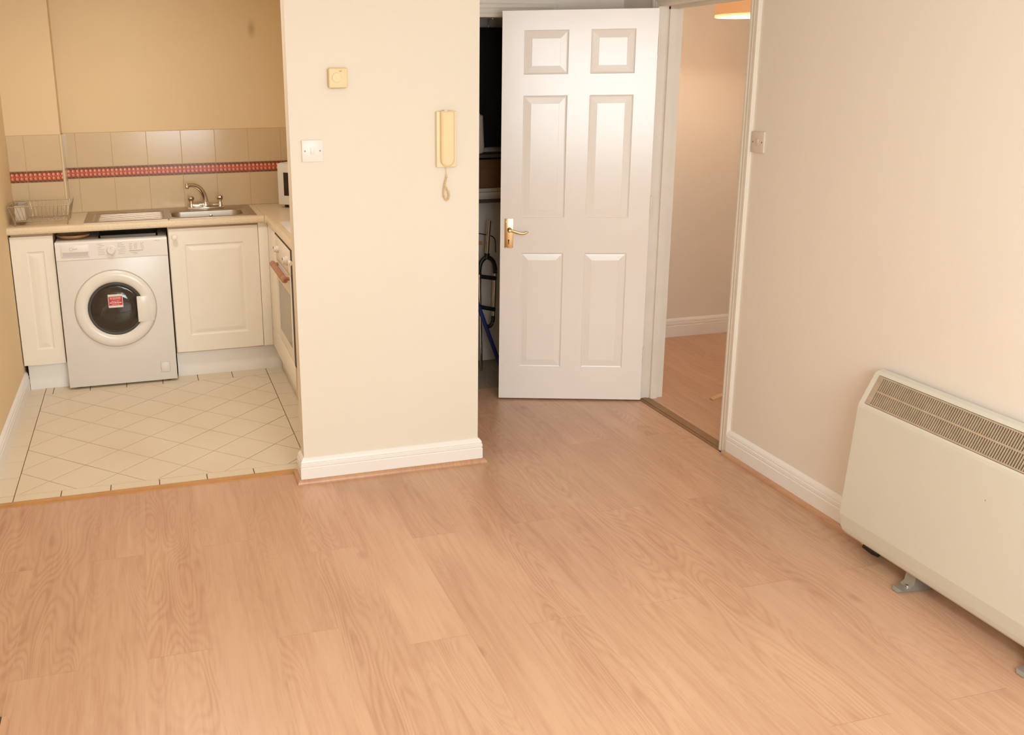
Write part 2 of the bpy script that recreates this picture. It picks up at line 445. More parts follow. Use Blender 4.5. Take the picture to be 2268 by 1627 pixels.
def rect(x0, x1, y0, y1): ftile([(x0+G, y0+G), (x1-G, y0+G), (x1-G, y1-G), (x0+G, y1-G)])
ly = [.1465, .2195, .421, .6185, .824, 1.021, 1.228, 1.425, 1.625, 1.80]
for a, b in zip(ly, ly[1:]): rect(XL, RX0, a, b); rect(RX1, .245, a, b)
fx = [RX0, -1.018, -.815, -.611, -.407, -.201, .0, RX1]
for a, b in zip(fx, fx[1:]): rect(a, b, .1465, RY0)
bx = [RX0, -1.165, -.965, -.765, -.563, -.362, -.161, RX1]
for a, b in zip(bx, bx[1:]): rect(a, b, RY1, 1.80)
fc = wall('floor_cupboard', [(WP, XR, .972, 1.5, -.05, -.002)], 'carpet', 'grey carpet inside the cupboard')

# ------------------------------------------------------------------ skirting, beads, strips
SK = [(0, 0), (.018, 0), (.018, .066), (.0145, .070), (.0175, .074), (.0168, .086), (.0128, .089), (.0150, .0925), (.0125, .101), (.006, .109), (.003, .1116), (0, .1116)]
def skirting(name, path, sc=1.0, label=None):
    o = link(name, sweep(B(), path, [(d, z*sc) for d, z in SK]), 'gloss'); o['kind'] = 'structure'
    if label: o['label'] = label
    return o
skirting('baseboard_partition', [(0, TP), (0, 0), (WP, 0), (WP, YCL)], label='white moulded skirting around the partition')
skirting('baseboard_right', [(XR, -.272), (XR, YREAR)], 1.07, 'white moulded skirting along the right wall')
skirting('baseboard_left', [(XL, YREAR), (XL, 1.735)], 1.0, 'white moulded skirting along the left wall')
skirting('baseboard_bedroom', [(XW2, 1.63), (4.2, 1.63)], 1.1, 'white moulded skirting on the bedroom wall')
skirting('baseboard_lobby', [(1.545, YCL), (XR, YCL), (XR, .63)], 1.0, 'white moulded skirting in the lobby corner')
QB = [(.018, 0), (.036, 0), (.0354, .005), (.0335, .0095), (.0303, .0137), (.0258, .0165), (.0215, .018), (.018, .0185)]
def bead(name, path, label):
    o = link(name, sweep(B(), path, QB), 'bead'); tag(o, label, kind='structure'); return o
bead('trim_1', [(0, .108), (0, 0), (WP, 0), (WP, YCL)], 'oak quadrant bead around the partition')
bead('trim_2', [(XR, -.262), (XR, -1.24)], 'oak quadrant bead along the right wall')
bm = B()
for y0, y1, h in ((.102, .113, .004), (.113, .136, .0068), (.136, .147, .004)): box(bm, XL, -.019, y0, y1, -.003, h)
tag(link('trim_3', bm, 'strip'), 'thin golden threshold strip where kitchen tiles meet laminate', kind='structure')
bm = B()
for x0, x1, h in ((1.903, 1.920, .003), (1.920, 1.948, .0065), (1.948, 1.970, .003)): box(bm, x0, x1, YJ1-.01, YJ2, -.003, h)
tag(link('trim_4', bm, mat('brown_threshold', (150, 112, 78), .5, var=.1)), 'brown threshold strip across the bedroom doorway', kind='structure')

# door frames ------------------------------------------------------
def arch_prof(w):   # (across from opening, projection)
    return [(0, 0), (0, .010), (.006, .0125), (.014, .0125), (.018, .010), (.024, .013), (.036, .015), (.041, .0125), (.047, .016), (w-.004, .016), (w, .012), (w, 0)]
def frame_x(name, x, y0, y1, zt, w, sgn, label):
    """architrave on plane x, projecting sgn*x, around opening y0..y1 up to zt"""
    bm = B(); pr = arch_prof(w); rows = []
    for (y, z, my, mz) in ((y0, 0, -1, 0), (y0, zt, -1, 1), (y1, zt, 1, 1), (y1, 0, 1, 0)):
        rows.append([bm.verts.new((x+sgn*p, y+my*a, z+mz*a)) for a, p in pr])
    k = len(pr)
    for A, C in zip(rows, rows[1:]):
        for j in range(k): bm.faces.new((A[j], A[(j+1) % k], C[(j+1) % k], C[j]))
    bm.faces.new(rows[0]); bm.faces.new(rows[-1][::-1])
    o = link(name, bm, 'jamb'); tag(o, label, kind='structure'); return o
frame_x('trim_5', XR, YJ1, YJ2, ZHEAD, .066, -1, 'white moulded architrave around the bedroom doorway')
frame_x('trim_6', XW2, YJ1, YJ2, ZHEAD, .066, 1, 'white architrave on the bedroom side')
bm = B()
box(bm, XR, XW2, YJ1-.03, YJ1, 0, ZHEAD+.03); box(bm, XR, XW2, YJ2, YJ2+.03, 0, ZHEAD+.03); box(bm, XR, XW2, YJ1, YJ2, ZHEAD, ZHEAD+.03)
box(bm, 1.966, 2.005, YJ1, YJ1+.012, 0, ZHEAD); box(bm, 1.966, 2.005, YJ2-.014, YJ2, 0, ZHEAD); box(bm, 1.966, 2.005, YJ1, YJ2, ZHEAD-.012, ZHEAD)
tag(link('trim_7', bm, 'jamb'), 'white door lining with stop bead in the bedroom doorway', kind='structure')
# cupboard frame (plane y = YCL)
bm = B(); pr = arch_prof(.066); rows = []
for (x, z, mx, mz) in ((.87, 0, -1, 0), (.87, 1.985, -1, 1), (1.475, 1.985, 1, 1), (1.475, 0, 1, 0)):
    rows.append([bm.verts.new((x+mx*a, YCL-p, z+mz*a)) for a, p in pr])
for A, C in zip(rows, rows[1:]):
    for j in range(len(pr)): bm.faces.new((A[j], A[(j+1) % len(pr)], C[(j+1) % len(pr)], C[j]))
bm.faces.new(rows[0]); bm.faces.new(rows[-1][::-1])
tag(link('trim_8', bm, 'jamb'), 'white architrave around the cupboard opening', kind='structure')
bm = B(); box(bm, .83, .87, YCL, YCL+.1, 0, 2.0); box(bm, 1.475, 1.515, YCL, YCL+.1, 0, 2.0); box(bm, .83, 1.515, YCL, YCL+.1, 1.985, 2.0)
tag(link('trim_9', bm, 'jamb'), 'white lining of the cupboard opening', kind='structure')

# ------------------------------------------------------------------ raised panel helper
def panel_mesh(bm, f, s0, s1, z0, z1, rings):
    """nested rectangles; f(s, z, depth)->point; rings: (inset, depth)"""
    prev = None
    for ins, dep in rings:
        L = [bm.verts.new(f(s, z, dep)) for s, z in ((s0+ins, z0+ins), (s1-ins, z0+ins), (s1-ins, z1-ins), (s0+ins, z1-ins))]
        if prev:
            for k in range(4): bm.faces.new((prev[k], prev[(k+1) % 4], L[(k+1) % 4], L[k]))
        prev = L
    bm.faces.new(prev); return bm
def leaf_with_holes(bm, f, ss, zs, holes, thick):
    """front grid at depth 0 leaving out the cells of holes, plus sides and back at depth=thick"""
    V = {}
    def v(s, z, d):
        k = (round(s, 5), round(z, 5), d)
        if k not in V: V[k] = bm.verts.new(f(s, z, d))
        return V[k]
    for i in range(len(ss)-1):
        for j in range(len(zs)-1):
            q = [(ss[i], zs[j]), (ss[i+1], zs[j]), (ss[i+1], zs[j+1]), (ss[i], zs[j+1])]
            if (i, j) not in holes: bm.faces.new([v(*c, 0) for c in q])
            bm.faces.new([v(*c, thick) for c in q][::-1])
    for i in range(len(ss)-1):
        for z in (zs[0], zs[-1]): bm.faces.new((v(ss[i], z, 0), v(ss[i+1], z, 0), v(ss[i+1], z, thick), v(ss[i], z, thick)))
    for j in range(len(zs)-1):
        for s in (ss[0], ss[-1]): bm.faces.new((v(s, zs[j], 0), v(s, zs[j+1], 0), v(s, zs[j+1], thick), v(s, zs[j], thick)))
    return bm
# ------------------------------------------------------------------ open white door
AD = -.3539; HX0, HY0 = 1.8964, .5143
D1 = root('door_1', (HX0, HY0, .008), 'white six-panel door standing open in front of the cupboard', kind='structure')
ev = Vector((-math.cos(AD), -math.sin(AD), 0)); nv = ev.cross(Vector((0, 0, 1)))   # towards the room?
if nv.y > 0: nv = -nv
def dp(s, z, d=0): return Vector((HX0, HY0, .0085)) + ev*s - nv*d + Vector((0, 0, z))
ss = [0, .106, .322, .430, .649, .7565]; zs = [0, .178, .797, .980, 1.592, 1.694, 1.905, 1.9975]
holes = {(1, 1), (3, 1), (1, 3), (3, 3), (1, 5), (3, 5)}
link('leaf', leaf_with_holes(B(), dp, ss, zs, holes, .036), 'door_paint', D1)
for i, j in sorted(holes):
    link('panel', panel_mesh(B(), dp, ss[i], ss[i+1], zs[j], zs[j+1], [(0, 0), (.003, .0028), (.008, .0045), (.011, .0040), (.040, .0010), (.0405, .0014)]), 'door_paint', D1)
hd = link('handle_plate', B_ := box(B(), 0, 1, 0, 1, 0, 1), 'brass', D1)
bpy.data.objects.remove(hd)
def dbox(name, s0, s1, z0, z1, d0, d1, m, parent, bev=0):
    bm = box(B(), s0, s1, d0, d1, z0, z1, bev)
    for v in bm.verts: v.co = dp(v.co.x, v.co.z-.0085, v.co.y)
    return link(name, bm, m, parent, smooth=bev > 0)
pl = dbox('handle_plate', .690, .7345, .823+.0085, .976+.0085, -.004, 0, 'brass', D1, .0015)
bm = B()
for s in (.697, .7275):
    for z in (.832, .967): lathe(bm, [(0, .0055), (.0025, .0052), (.0033, .004)], dp(s, z-.0085, 0), nv, 10)
link('screw', bm, 'brass', pl)
bm = B(); lathe(bm, [(0, .0046), (.0042, .0046), (.0042, .004)], dp(.713, .872-.0085, 0), nv, 14)
q = [dp(.7103, .868-.0085, -.0046), dp(.7157, .868-.0085, -.0046), dp(.7150, .851-.0085, -.0046), dp(.7110, .851-.0085, -.0046)]
bm.faces.new([bm.verts.new(c) for c in q]); link('keyhole', bm, 'dark', pl)
lev = B(); lathe(lev, [(.0125, .004), (.012, .008), (.0085, .011), (.0078, .034), (.0095, .040), (.010, .046), (.006, .051), (0, .052)], dp(.709, .927-.0085, 0), nv, 20)
link('lever_boss', lev, 'brass', pl, True)
pts = spline([dp(.709, .9185, -.043), dp(.690, .9165, -.044), dp(.665, .9085, -.045), dp(.645, .9045, -.045), dp(.630, .9065, -.045), dp(.619, .9125, -.044), dp(.616, .9155, -.043)], 5)
rr = [.0062+.0012*math.sin(i/len(pts)*5) for i in range(len(pts))]; rr[-1] = .004
link('lever', tube(B(), pts, rr, 10), 'brass', pl, True)
for z in (.2, 1.0, 1.78):
    bm = B(); tube(bm, [dp(-.006, z, .006), dp(-.006, z+.09, .006)], .0055, 10); link('hinge', bm, 'jamb', D1, True)

# ------------------------------------------------------------------ storage heater
YH0, YH1 = -2.20, -1.172
HT = root('storage_heater', (1.82, (YH0+YH1)/2, 0), 'large cream storage heater with brown top grille on the right wall', 'heater')
sec = [(1.905, .070), (1.840, .064), (1.812, .0645), (1.801, .068), (1.7955, .076), (1.7915, .092), (1.7850, .140), (1.8135, .548), (1.8160, .560), (1.8715, .667), (1.882, .675), (1.905, .679)]
bm = B(); n = len(sec); SL = 8; RC = .034
offs = [0, .004, .010, .019, RC]
stations = [YH1-o for o in offs] + [YH0+o for o in offs[::-1]]
def lift(o): return 0 if o >= RC else RC*(1-math.sqrt(1-(1-o/RC)**2))
rows = []
for i, yy in enumerate(stations):
    o = min(YH1-yy, yy-YH0)
    rows.append([bm.verts.new((x, yy, max(z, .064+lift(o)+(z-.064)*.25 if z < .11 else z))) for x, z in sec])
vf, vb = rows[0], rows[-1]
bm.faces.new(vf); bm.faces.new(vb[::-1])
for A_, C_ in zip(rows, rows[1:]):
    for i in range(n):
        if i != SL: bm.faces.new((A_[i], C_[i], C_[(i+1) % n], A_[(i+1) % n]))
# close the slits at both ends of the sloping top
for A_, C_ in list(zip(rows, rows[1:]))[:len(offs)-1] + list(zip(rows, rows[1:]))[len(offs):]:
    pass
# sloping top is a frame around the grille opening
A, Bq = Vector((sec[SL][0], 0, sec[SL][1])), Vector((sec[SL+1][0], 0, sec[SL+1][1])); sl = (Bq-A); sn = Vector((-sl.z, 0, sl.x)).normalized()
GY0, GY1, GA, GB = YH0+.026, YH1-.022, .06, .985
def gp(y, t, d=0):
    v = A + sl*t + sn*d; return (v.x, y, v.z)
q0 = [vf[SL], vb[SL], vb[SL+1], vf[SL+1]]
low = [r[SL] for r in rows]; upp = [r[SL+1] for r in rows]
q1 = [bm.verts.new(gp(y, t)) for y, t in ((GY1, GA), (GY0, GA), (GY0, GB), (GY1, GB))]
q2 = [bm.verts.new(gp(y, t, -.012)) for y, t in ((GY1, GA), (GY0, GA), (GY0, GB), (GY1, GB))]
bm.faces.new(low + [q1[1], q1[0]]); bm.faces.new(upp[::-1] + [q1[3], q1[2]])
bm.faces.new((q0[0], q1[0], q1[3], q0[3])); bm.faces.new((q0[1], q1[1], q1[2], q0[2]))
for k in range(4):
    bm.faces.new((q1[k], q1[(k+1) % 4], q2[(k+1) % 4], q2[k]))
bm.faces.new(q2)
bmesh.ops.recalc_face_normals(bm, faces=bm.faces)
be = [e for e in bm.edges if abs(e.verts[0].co.y-e.verts[1].co.y) < 1e-6 and abs(e.verts[0].co.y-YH1) < 1e-6 and e.verts[0].co.z < .12 and e.verts[1].co.z < .12]
link('casing', bm, 'heater', HT)
bm = B(); bm.faces.new([bm.verts.new(gp(y, t, -.0105)) for y, t in ((GY1, GA), (GY0, GA), (GY0, GB), (GY1, GB))]); link('grille_backing', bm, 'heater_dark', HT)
bm = B()
def gbar(y0, y1, t0, t1, d0, d1):
    c = [bm.verts.new(gp(y, t, d)) for d in (d0, d1) for y, t in ((y0, t0), (y1, t0), (y1, t1), (y0, t1))]
    for f in ((0, 1, 2, 3), (7, 6, 5, 4), (0, 4, 5, 1), (1, 5, 6, 2), (2, 6, 7, 3), (3, 7, 4, 0)): bm.faces.new([c[i] for i in f])
gbar(GY0+.02, GY1-.02, GA+.012, GA+.055, -.004, .0006); gbar(GY0+.02, GY1-.02, GB-.055, GB-.012, -.004, .0006); gbar(GY0+.02, GY1-.02, .495, .545, -.004, .0006)
gbar(GY1-.020, GY1-.0015, GA+.012, GB-.012, -.004, .0006); gbar(GY0+.0015, GY0+.020, GA+.012, GB-.012, -.004, .0006)
link('grille_frame', bm, 'slat', HT)
bm = B(); y = GY0+.020
while y < GY1-.020:
    gbar(y, y+.0038, GA+.03, GB-.03, -.0045, .0002); y += .0090
link('grille_slats', bm, 'slat', HT, kind='stuff')
for yy in (-1.985, -1.495):
    bm = B()
    prof = [(1.763, .0), (1.760, .006), (1.772, .012), (1.800, .016), (1.815, .028), (1.822, .066), (1.890, .066), (1.890, 0)]
    a = [bm.verts.new((x, yy-.022+(.012 if x < 1.77 else 0), z)) for x, z in prof]; c = [bm.verts.new((x, yy+.022-(.012 if x < 1.77 else 0), z)) for x, z in prof]
    bm.faces.new(a); bm.faces.new(c[::-1])
    for i in range(len(prof)): bm.faces.new((a[i], c[i], c[(i+1) % len(prof)], a[(i+1) % len(prof)]))
    ft = link('foot', bm, 'foot', HT)
    link('bolt', lathe(B(), [(0, .008), (.005, .007), (.006, .003), (.006, 0)], (1.803, yy-.006, .017), (-.3, 0, 1), 10), 'chrome', ft, True)
cb = link('cable_gland', tube(B(), [(1.852, -1.235, .030), (1.862, -1.275, .024), (1.868, -1.295, .022)], [.010, .014, .012], 12), 'black', HT, True)
link('cable', tube(B(), spline([(1.846, -1.200, .066), (1.849, -1.22, .045), (1.852, -1.235, .031)], 4), .0045, 8), 'phone_base', cb, True)

# ------------------------------------------------------------------ wall fittings on the partition
def switch(name, label, P, ux, n, m):
    """P top-left corner, ux unit vector along the plate, n outward normal"""
    P, ux, n = Vector(P), Vector(ux), Vector(n)
    r = root(name, P, label, 'switch', 'light switches')
    def pt(a, b, d): return P + ux*a - Vector((0, 0, 1))*b + n*d
    def sb(nm, a0, a1, b0, b1, d0, d1, mm, par, bev=0, tilt=0):
        bm = box(B(), a0, a1, d0, d1, b0, b1, bev)
        for v in bm.verts: v.co = pt(v.co.x, v.co.z, v.co.y + (tilt*(v.co.z-b0) if v.co.y > (d0+d1)/2 else 0))
        return link(nm, bm, mm, par, smooth=bev > 0)
    pl = sb('plate', 0, .086, 0, .086, 0, .0085, m, r, .0018)
    sb('rocker_surround', .0335, .0525, .028, .058, .0085, .0095, m, r, .0004)
    sb('rocker', .0355, .0505, .030, .056, .0095, .0125, m, r, .0006, -.09)
    for a in (.0125, .0735):
        link('screw', lathe(B(), [(0, .0094), (.0028, .0093), (.0034, .0085)], pt(a, .043, 0), n, 12), 'screw', pl)
    return r
switch('light_switch', 'white one-gang light switch on the cream partition', (.0453, 0, 1.4617), (1, 0, 0), (0, -1, 0), 'switch')
switch('light_switch', 'dull one-gang light switch beside the bedroom door frame', (XR, -.277, 1.461), (0, -1, 0), (-1, 0, 0), 'switch_w')

T = root('thermostat', (.2, 0, 1.70), 'yellowed square room thermostat with round dial on the partition', 'thermostat')
abox('back_plate', (.166, .232, -.007, 0, 1.666, 1.733), 'phone', T, .002)
abox('cover', (.1605, .2365, -.030, -.006, 1.661, 1.738), 'phone', T, .006, 3)
dl = link('dial', lathe(B(), [(.0185, .029), (.0185, .0335), (.0172, .035), (0, .035)], (.191, 0, 1.701), (0, -1, 0), 32), 'phone', T, True)
bm = B(); box(bm, -.0012, .0012, -.0362, -.0346, -.0165, .0165)
for v in bm.verts:
    x, z = v.co.x, v.co.z; a = math.radians(24); v.co.x = .191 + x*math.cos(a)-z*math.sin(a)*1; v.co.z = 1.701 + x*math.sin(a)+z*math.cos(a)
link('pointer_rib', bm, 'phone', dl)
bm = B(); box(bm, .203, .213, -.0304, -.0298, 1.7225, 1.7285); link('scale_mark', bm, mat('thermostat_print', (214, 160, 110), .5), T)
bm = B()
for k in range(14):
    x = .170+.0042*k; box(bm, x, x+.0022, -.024, -.010, 1.6600, 1.6616)
link('vent_slots', bm, 'screw', T, kind='stuff')

I = root('intercom_phone', (.645, 0, 1.335), 'cream door-entry handset with coiled cord on the partition', 'intercom')
abox('base', (.6035, .6905, -.022, 0, 1.335, 1.562), 'phone_base', I, .004, 3)
# handset with rounded lower end
bm = B(); pro = []
for k in range(13):
    a = math.pi + math.pi*k/12; pro.append((.6455+.0285*math.cos(a), 1.368+.0285*math.sin(a)*1.0))
pro = [(.617, 1.5635)] + pro + [(.674, 1.5635)]
def layer(d, ins):
    cx, cz = .6455, 1.46
    return [bm.verts.new((cx+(x-cx)*(1-ins/.0285), -d, cz+(z-cz)*(1-ins/.11))) for x, z in pro]
L0, L1, L2 = layer(.018, 0), layer(.042, 0), layer(.047, .006)
loop_bridge(bm, [L0, L1, L2]); bm.faces.new(L2); bm.faces.new(L0[::-1]); link('handset', bm, 'phone', I, True)
abox('hook_switch', (.632, .646, -.036, -.010, 1.5625, 1.567), 'whiteprint', I, .001)
abox('button', (.679, .6885, -.0255, -.020, 1.520, 1.543), 'phone_base', I, .001)
path = spline([(.6455, -.020, 1.338), (.6465, -.014, 1.322), (.648, -.012, 1.305), (.647, -.012, 1.290), (.640, -.012, 1.262), (.6365, -.012, 1.240), (.6365, -.012, 1.218), (.642, -.013, 1.203), (.650, -.014, 1.199), (.657, -.015, 1.207), (.6575, -.016, 1.224), (.652, -.017, 1.240), (.643, -.018, 1.252), (.640, -.018, 1.262)], 14)
cum = 0; coil = []
for i, p in enumerate(path):
    if i: cum += (p-path[i-1]).length
    d = (path[min(i+1, len(path)-1)]-path[max(i-1, 0)]).normalized()
    u = d.cross(Vector((0, 1, 0))).normalized(); w = Vector((0, 1, 0))
    amp = 0 if i < 30 else .0040
    coil.append((p, u, w, cum, amp))
fine = []
for (a, b) in zip(coil, coil[1:]):
    m = max(1, int((b[3]-a[3])/.0006))
    for k in range(m):
        t = k/m; p = a[0].lerp(b[0], t); c = a[3]+(b[3]-a[3])*t; am = a[4]+(b[4]-a[4])*t
        ph = c/.0042*2*math.pi
        fine.append(p + a[1]*math.cos(ph)*am + a[2]*math.sin(ph)*am)
link('coiled_cord', tube(B(), fine, .0014, 5), 'phone', I, True)

# ------------------------------------------------------------------ kitchen: wall tiles
wb = bpy.data.objects['wall_kitchen_back']
bm = B(); box(bm, XBOX-.0, XKR, YB-.0064, YB, ZWT, 1.404); box(bm, XL, XBOX+.0045, YBOX-.0064, YBOX, ZWT, 1.404); box(bm, XBOX, XBOX+.0045, YBOX, YB, ZWT, 1.404)
link('tile_grout', bm, 'wgrout', wb)
def wtile(x0, x1, z0, z1, y, m='wtile', tilt=None):
    g = .0011; bm = box(B(), x0+g, x1-g, y-.0075, y-.004, z0+g, z1-g, .0009, 1)
    a = random.uniform(-.0016, .0016) if tilt is None else tilt; b = random.uniform(-.0016, .0016)
    cx, cz = (x0+x1)/2, (z0+z1)/2
    for v in bm.verts: v.co.y += (v.co.x-cx)*a + (v.co.z-cz)*b
    return link('tile' if m == 'wtile' else 'border_tile', bm, m, wb)
cols = [-1.0115, -.947, -.7455, -.5435, -.342, -.1405, .061, .2625, .464, XKR]
rows = [(ZWT, 1.136, 'wtile'), (1.137, 1.202, 'border'), (1.203, 1.4035, 'wtile')]
for a, b in zip(cols, cols[1:]):
    for z0, z1, m in rows: wtile(a, b, z0, z1, YB, m)
for a, b in ((XL, -1.2175), (-1.2175, -1.0235)):
    for z0, z1, m in rows: wtile(a, b, z0, z1, YBOX, m)
for z0, z1, m in rows:      # return of the boxing
    g = .0011; bm = box(B(), XBOX+.0045, XBOX+.0075, YBOX+g, YB-.008, z0+g, z1-g); link('tile', bm, 'wtile', wb)
link('corner_trim', tube(B(), [(XBOX-.001, YBOX-.001, ZWT), (XBOX-.001, YBOX-.001, 1.404)], .0068, 8), 'trimstrip', wb, True)

# ------------------------------------------------------------------ kitchen: worktops
bm = B()
XJ = .076; Y0 = 1.668
SX0, SX1, SY0, SY1 = -.46, .015, 1.735, 2.02      # cut-out for the bowl
zt0, zt1 = ZWT-.040, ZWT
secs = [(Y0+.012, zt0), (Y0+.003, zt0+.004), (Y0, zt0+.012), (Y0, zt1-.014), (Y0+.004, zt1-.004), (Y0+.014, zt1), (SY0, zt1), (SY0, zt0)]
a = [bm.verts.new((XL, y, z)) for y, z in secs]; c = [bm.verts.new((XJ-.0008, y, z)) for y, z in secs]
for i in range(len(secs)): bm.faces.new((a[i], c[i], c[(i+1) % len(secs)], a[(i+1) % len(secs)]))
bm.faces.new(a[::-1]); bm.faces.new(c)
box(bm, XL, SX0, SY0, YBOX-.006, zt0, zt1); box(bm, XBOX+.009, SX0, YBOX-.006, YB-.008, zt0, zt1); box(bm, SX1, XJ-.0008, SY0, YB-.008, zt0, zt1); box(bm, SX0, SX1, SY1, YB-.008, zt0, zt1)
tag(link('worktop', bm, 'worktop'), 'beige speckled worktop holding the sink and dish rack', 'worktop')
bm = B()
XE = .081
secs = [(XE+.012, zt0), (XE+.003, zt0+.004), (XE, zt0+.012), (XE, zt1-.014), (XE+.004, zt1-.004), (XE+.014, zt1), (XKR, zt1), (XKR, zt0)]
def wt_run(y0, y1, s):
    a = [bm.verts.new((x, y0, z)) for x, z in s]; c = [bm.verts.new((x, y1, z)) for x, z in s]
    for i in range(len(s)): bm.faces.new((a[i], c[i], c[(i+1) % len(s)], a[(i+1) % len(s)]))
    bm.faces.new(a[::-1]); bm.faces.new(c)
wt_run(TP+.02, Y0-.002, secs)
wt_run(Y0-.002, YB-.008, [(XJ+.0008, zt0), (XJ+.0008, zt1), (XKR, zt1), (XKR, zt0)])
tag(link('worktop', bm, 'worktop'), 'beige speckled worktop running behind the partition under the microwave', 'worktop')

# ------------------------------------------------------------------ kitchen: base cabinets
def cab_door(name, parent, x0, x1, z0, z1, y, rail, knob=None, railR=None):
    railR = railR or rail
    def f(s, z, d): return Vector((s, y+d, z))
    bm = leaf_with_holes(B(), f, [x0, x0+rail, x1-railR, x1], [z0, z0+rail+.012, z1-rail-.008, z1], {(1, 1)}, .018)
    es = [e for e in bm.edges if all(abs(v.co.y-y) < 1e-5 for v in e.verts) and (all(abs(v.co.x-x0) < 1e-5 for v in e.verts) or all(abs(v.co.x-x1) < 1e-5 for v in e.verts) or all(abs(v.co.z-z0) < 1e-5 for v in e.verts) or all(abs(v.co.z-z1) < 1e-5 for v in e.verts))]
    bmesh.ops.bevel(bm, geom=es, offset=.003, segments=2, affect='EDGES')
    o = link(name, bm, 'cab', parent)
    link('door_panel', panel_mesh(B(), f, x0+rail, x1-railR, z0+rail+.012, z1-rail-.008, [(0, 0), (.004, .0035), (.012, .0048), (.032, .001), (.036, .0005)]), 'cab', o)
    if knob:
        link('knob', lathe(B(), [(.007, 0), (.006, .010), (.013, .016), (.0155, .022), (.0135, .028), (.006, .030), (0, .0302)], (knob[0], y, knob[1]), (0, -1, 0), 20), 'cab', o, True)
    return o
def carcass(parent, x0, x1, y0, y1, z0, z1):
    bm = B(); t = .016
    box(bm, x0, x0+t, y0, y1, z0, z1); box(bm, x1-t, x1, y0, y1, z0, z1); box(bm, x0+t, x1-t, y0, y1, z0, z0+t); box(bm, x0+t, x1-t, y1-.006, y1, z0+t, z1)
    box(bm, x0+t, x1-t, y0, y0+.02, z1-.03, z1)
    link('body', bm, 'carcass', parent)
c1 = root('base_cabinet', (-1.19, YD, 0), 'narrow cream panelled base cabinet left of the washing machine', 'cabinet', 'kitchen base cabinets')
carcass(c1, -1.300, -1.082, YD+.019, 2.05, .150, zt0)
cab_door('door', c1, -1.3045, -1.0825, .1545, .882, YD, .076, None, .052)
c2 = root('base_cabinet', (-.215, YD, 0), 'wide cream panelled base cabinet with round knob under the sink', 'cabinet', 'kitchen base cabinets')
carcass(c2, -.470, .040, YD+.019, 2.19, .150, zt0)
cab_door('door', c2, -.466, .036, .1585, .8835, YD, .085, (-.4345, .838))
cp = root('corner_post', (.067, YD, 0), 'narrow cream corner post between sink cabinet and oven run', 'cabinet post')
abox('panel', (.0385, .0935, YD+.001, YD+.019, .1575, zt0), 'cab', cp, .0015)
abox('return_panel', (.094, .112, 1.372, YD+.019, .1575, zt0), 'cab', cp, .0015)
tag(abox('plinth_board', (-1.2905, -1.078, YD+.042, YD+.058, 0, .150), 'plinth', None, .001), 'short white plinth board beside the left wall', 'plinth')
tag(abox('plinth_board', (-.470, .146, YD+.042, YD+.058, 0, .150), 'plinth', None, .001), 'long white plinth board right of the washing machine', 'plinth')
tag(abox('plinth_board', (.146, .162, TP+.03, YD+.040, 0, .150), 'plinth', None, .001), 'white plinth board below the oven', 'plinth')

# washing machine ---------------------------------------------------
WX0, WX1, WY = -1.074, -.477, 1.6585
WMr = root('washing_machine', ((WX0+WX1)/2, WY, 0), 'white front-loading washing machine with dark round porthole', 'washing machine')
abox('body', (WX0, WX1, WY, 2.06, .012, .812), 'appliance', WMr, .004)
abox('top', (WX0, WX1, WY+.004, 2.06, .812, .846), 'appliance', WMr, .006)
bm = B()   # control fascia with slightly raked front
fz = [(.742, 0), (.745, -.003), (.835, -.003), (.844, .004), (.8465, .014)]
a = [bm.verts.new((WX0+.001, WY+d, z)) for z, d in fz]; c = [bm.verts.new((WX1-.001, WY+d, z)) for z, d in fz]
for i in range(len(fz)-1): bm.faces.new((a[i], c[i], c[i+1], a[i+1]))
b0 = [bm.verts.new((x, WY+.02, z)) for x in (WX0+.001, WX1-.001) for z in (.742, .8465)]
bm.faces.new(a[::-1]+[b0[0]][:0]+[]) if False else None
bm.faces.new(a+[b0[1], b0[0]]); bm.faces.new(c[::-1]+[b0[2], b0[3]])
link('control_panel', bm, 'appl_plastic', WMr)
YF = WY-.003
dr = abox('detergent_drawer', (-1.044, -.897, YF-.004, YF+.01, .762, .828), 'appl_plastic', WMr, .0015)
abox('drawer_grip', (-1.036, -.904, YF-.0047, YF-.0035, .7665, .7865), mat('drawer_recess', (208, 200, 196), .45, var=.02), dr)
abox('grip_line', (-1.038, -.902, YF-.0052, YF-.0035, .7868, .7885), 'appl_grey', dr)
lg = B()
seg = 22
for k in range(seg):
    a0 = math.radians(40 + 290*k/seg); a1 = math.radians(40 + 290*(k+1)/seg); cx, cz = -.990, .807
    vs = [lg.verts.new((cx+r*math.cos(t), YF-.0046, cz+r*math.sin(t))) for r, t in ((.0095, a0), (.0095, a1), (.0078, a1), (.0078, a0))]
    lg.faces.new(vs)
link('logo_ring', lg, 'appl_grey', dr)
fc_ = bpy.data.curves.new('brand_lettering', 'FONT'); fc_.body = 'flavel'; fc_.size = .0125; fc_.extrude = .0002
to = bpy.data.objects.new('brand_tmp', fc_); COL.objects.link(to)
bpy.context.view_layer.update()
me = bpy.data.meshes.new_from_object(to.evaluated_get(bpy.context.evaluated_depsgraph_get())); bpy.data.objects.remove(to)
me.transform(Matrix.Translation((-.983, YF-.0048, .8035)) @ Matrix.Rotation(math.radians(90), 4, 'X'))
me.materials.clear(); me.materials.append(M['appl_grey'])
lo = bpy.data.objects.new('brand_lettering', me); COL.objects.link(lo); lo.parent = dr; lo.matrix_parent_inverse = dr.matrix_world.inverted()
kn = link('programme_knob', lathe(B(), [(.0265, 0), (.0265, .004), (.0225, .005), (.0215, .018), (.019, .0205), (0, .021)], (-.781, YF, .7905), (0, -1, 0), 32), 'appl_plastic', WMr, True)
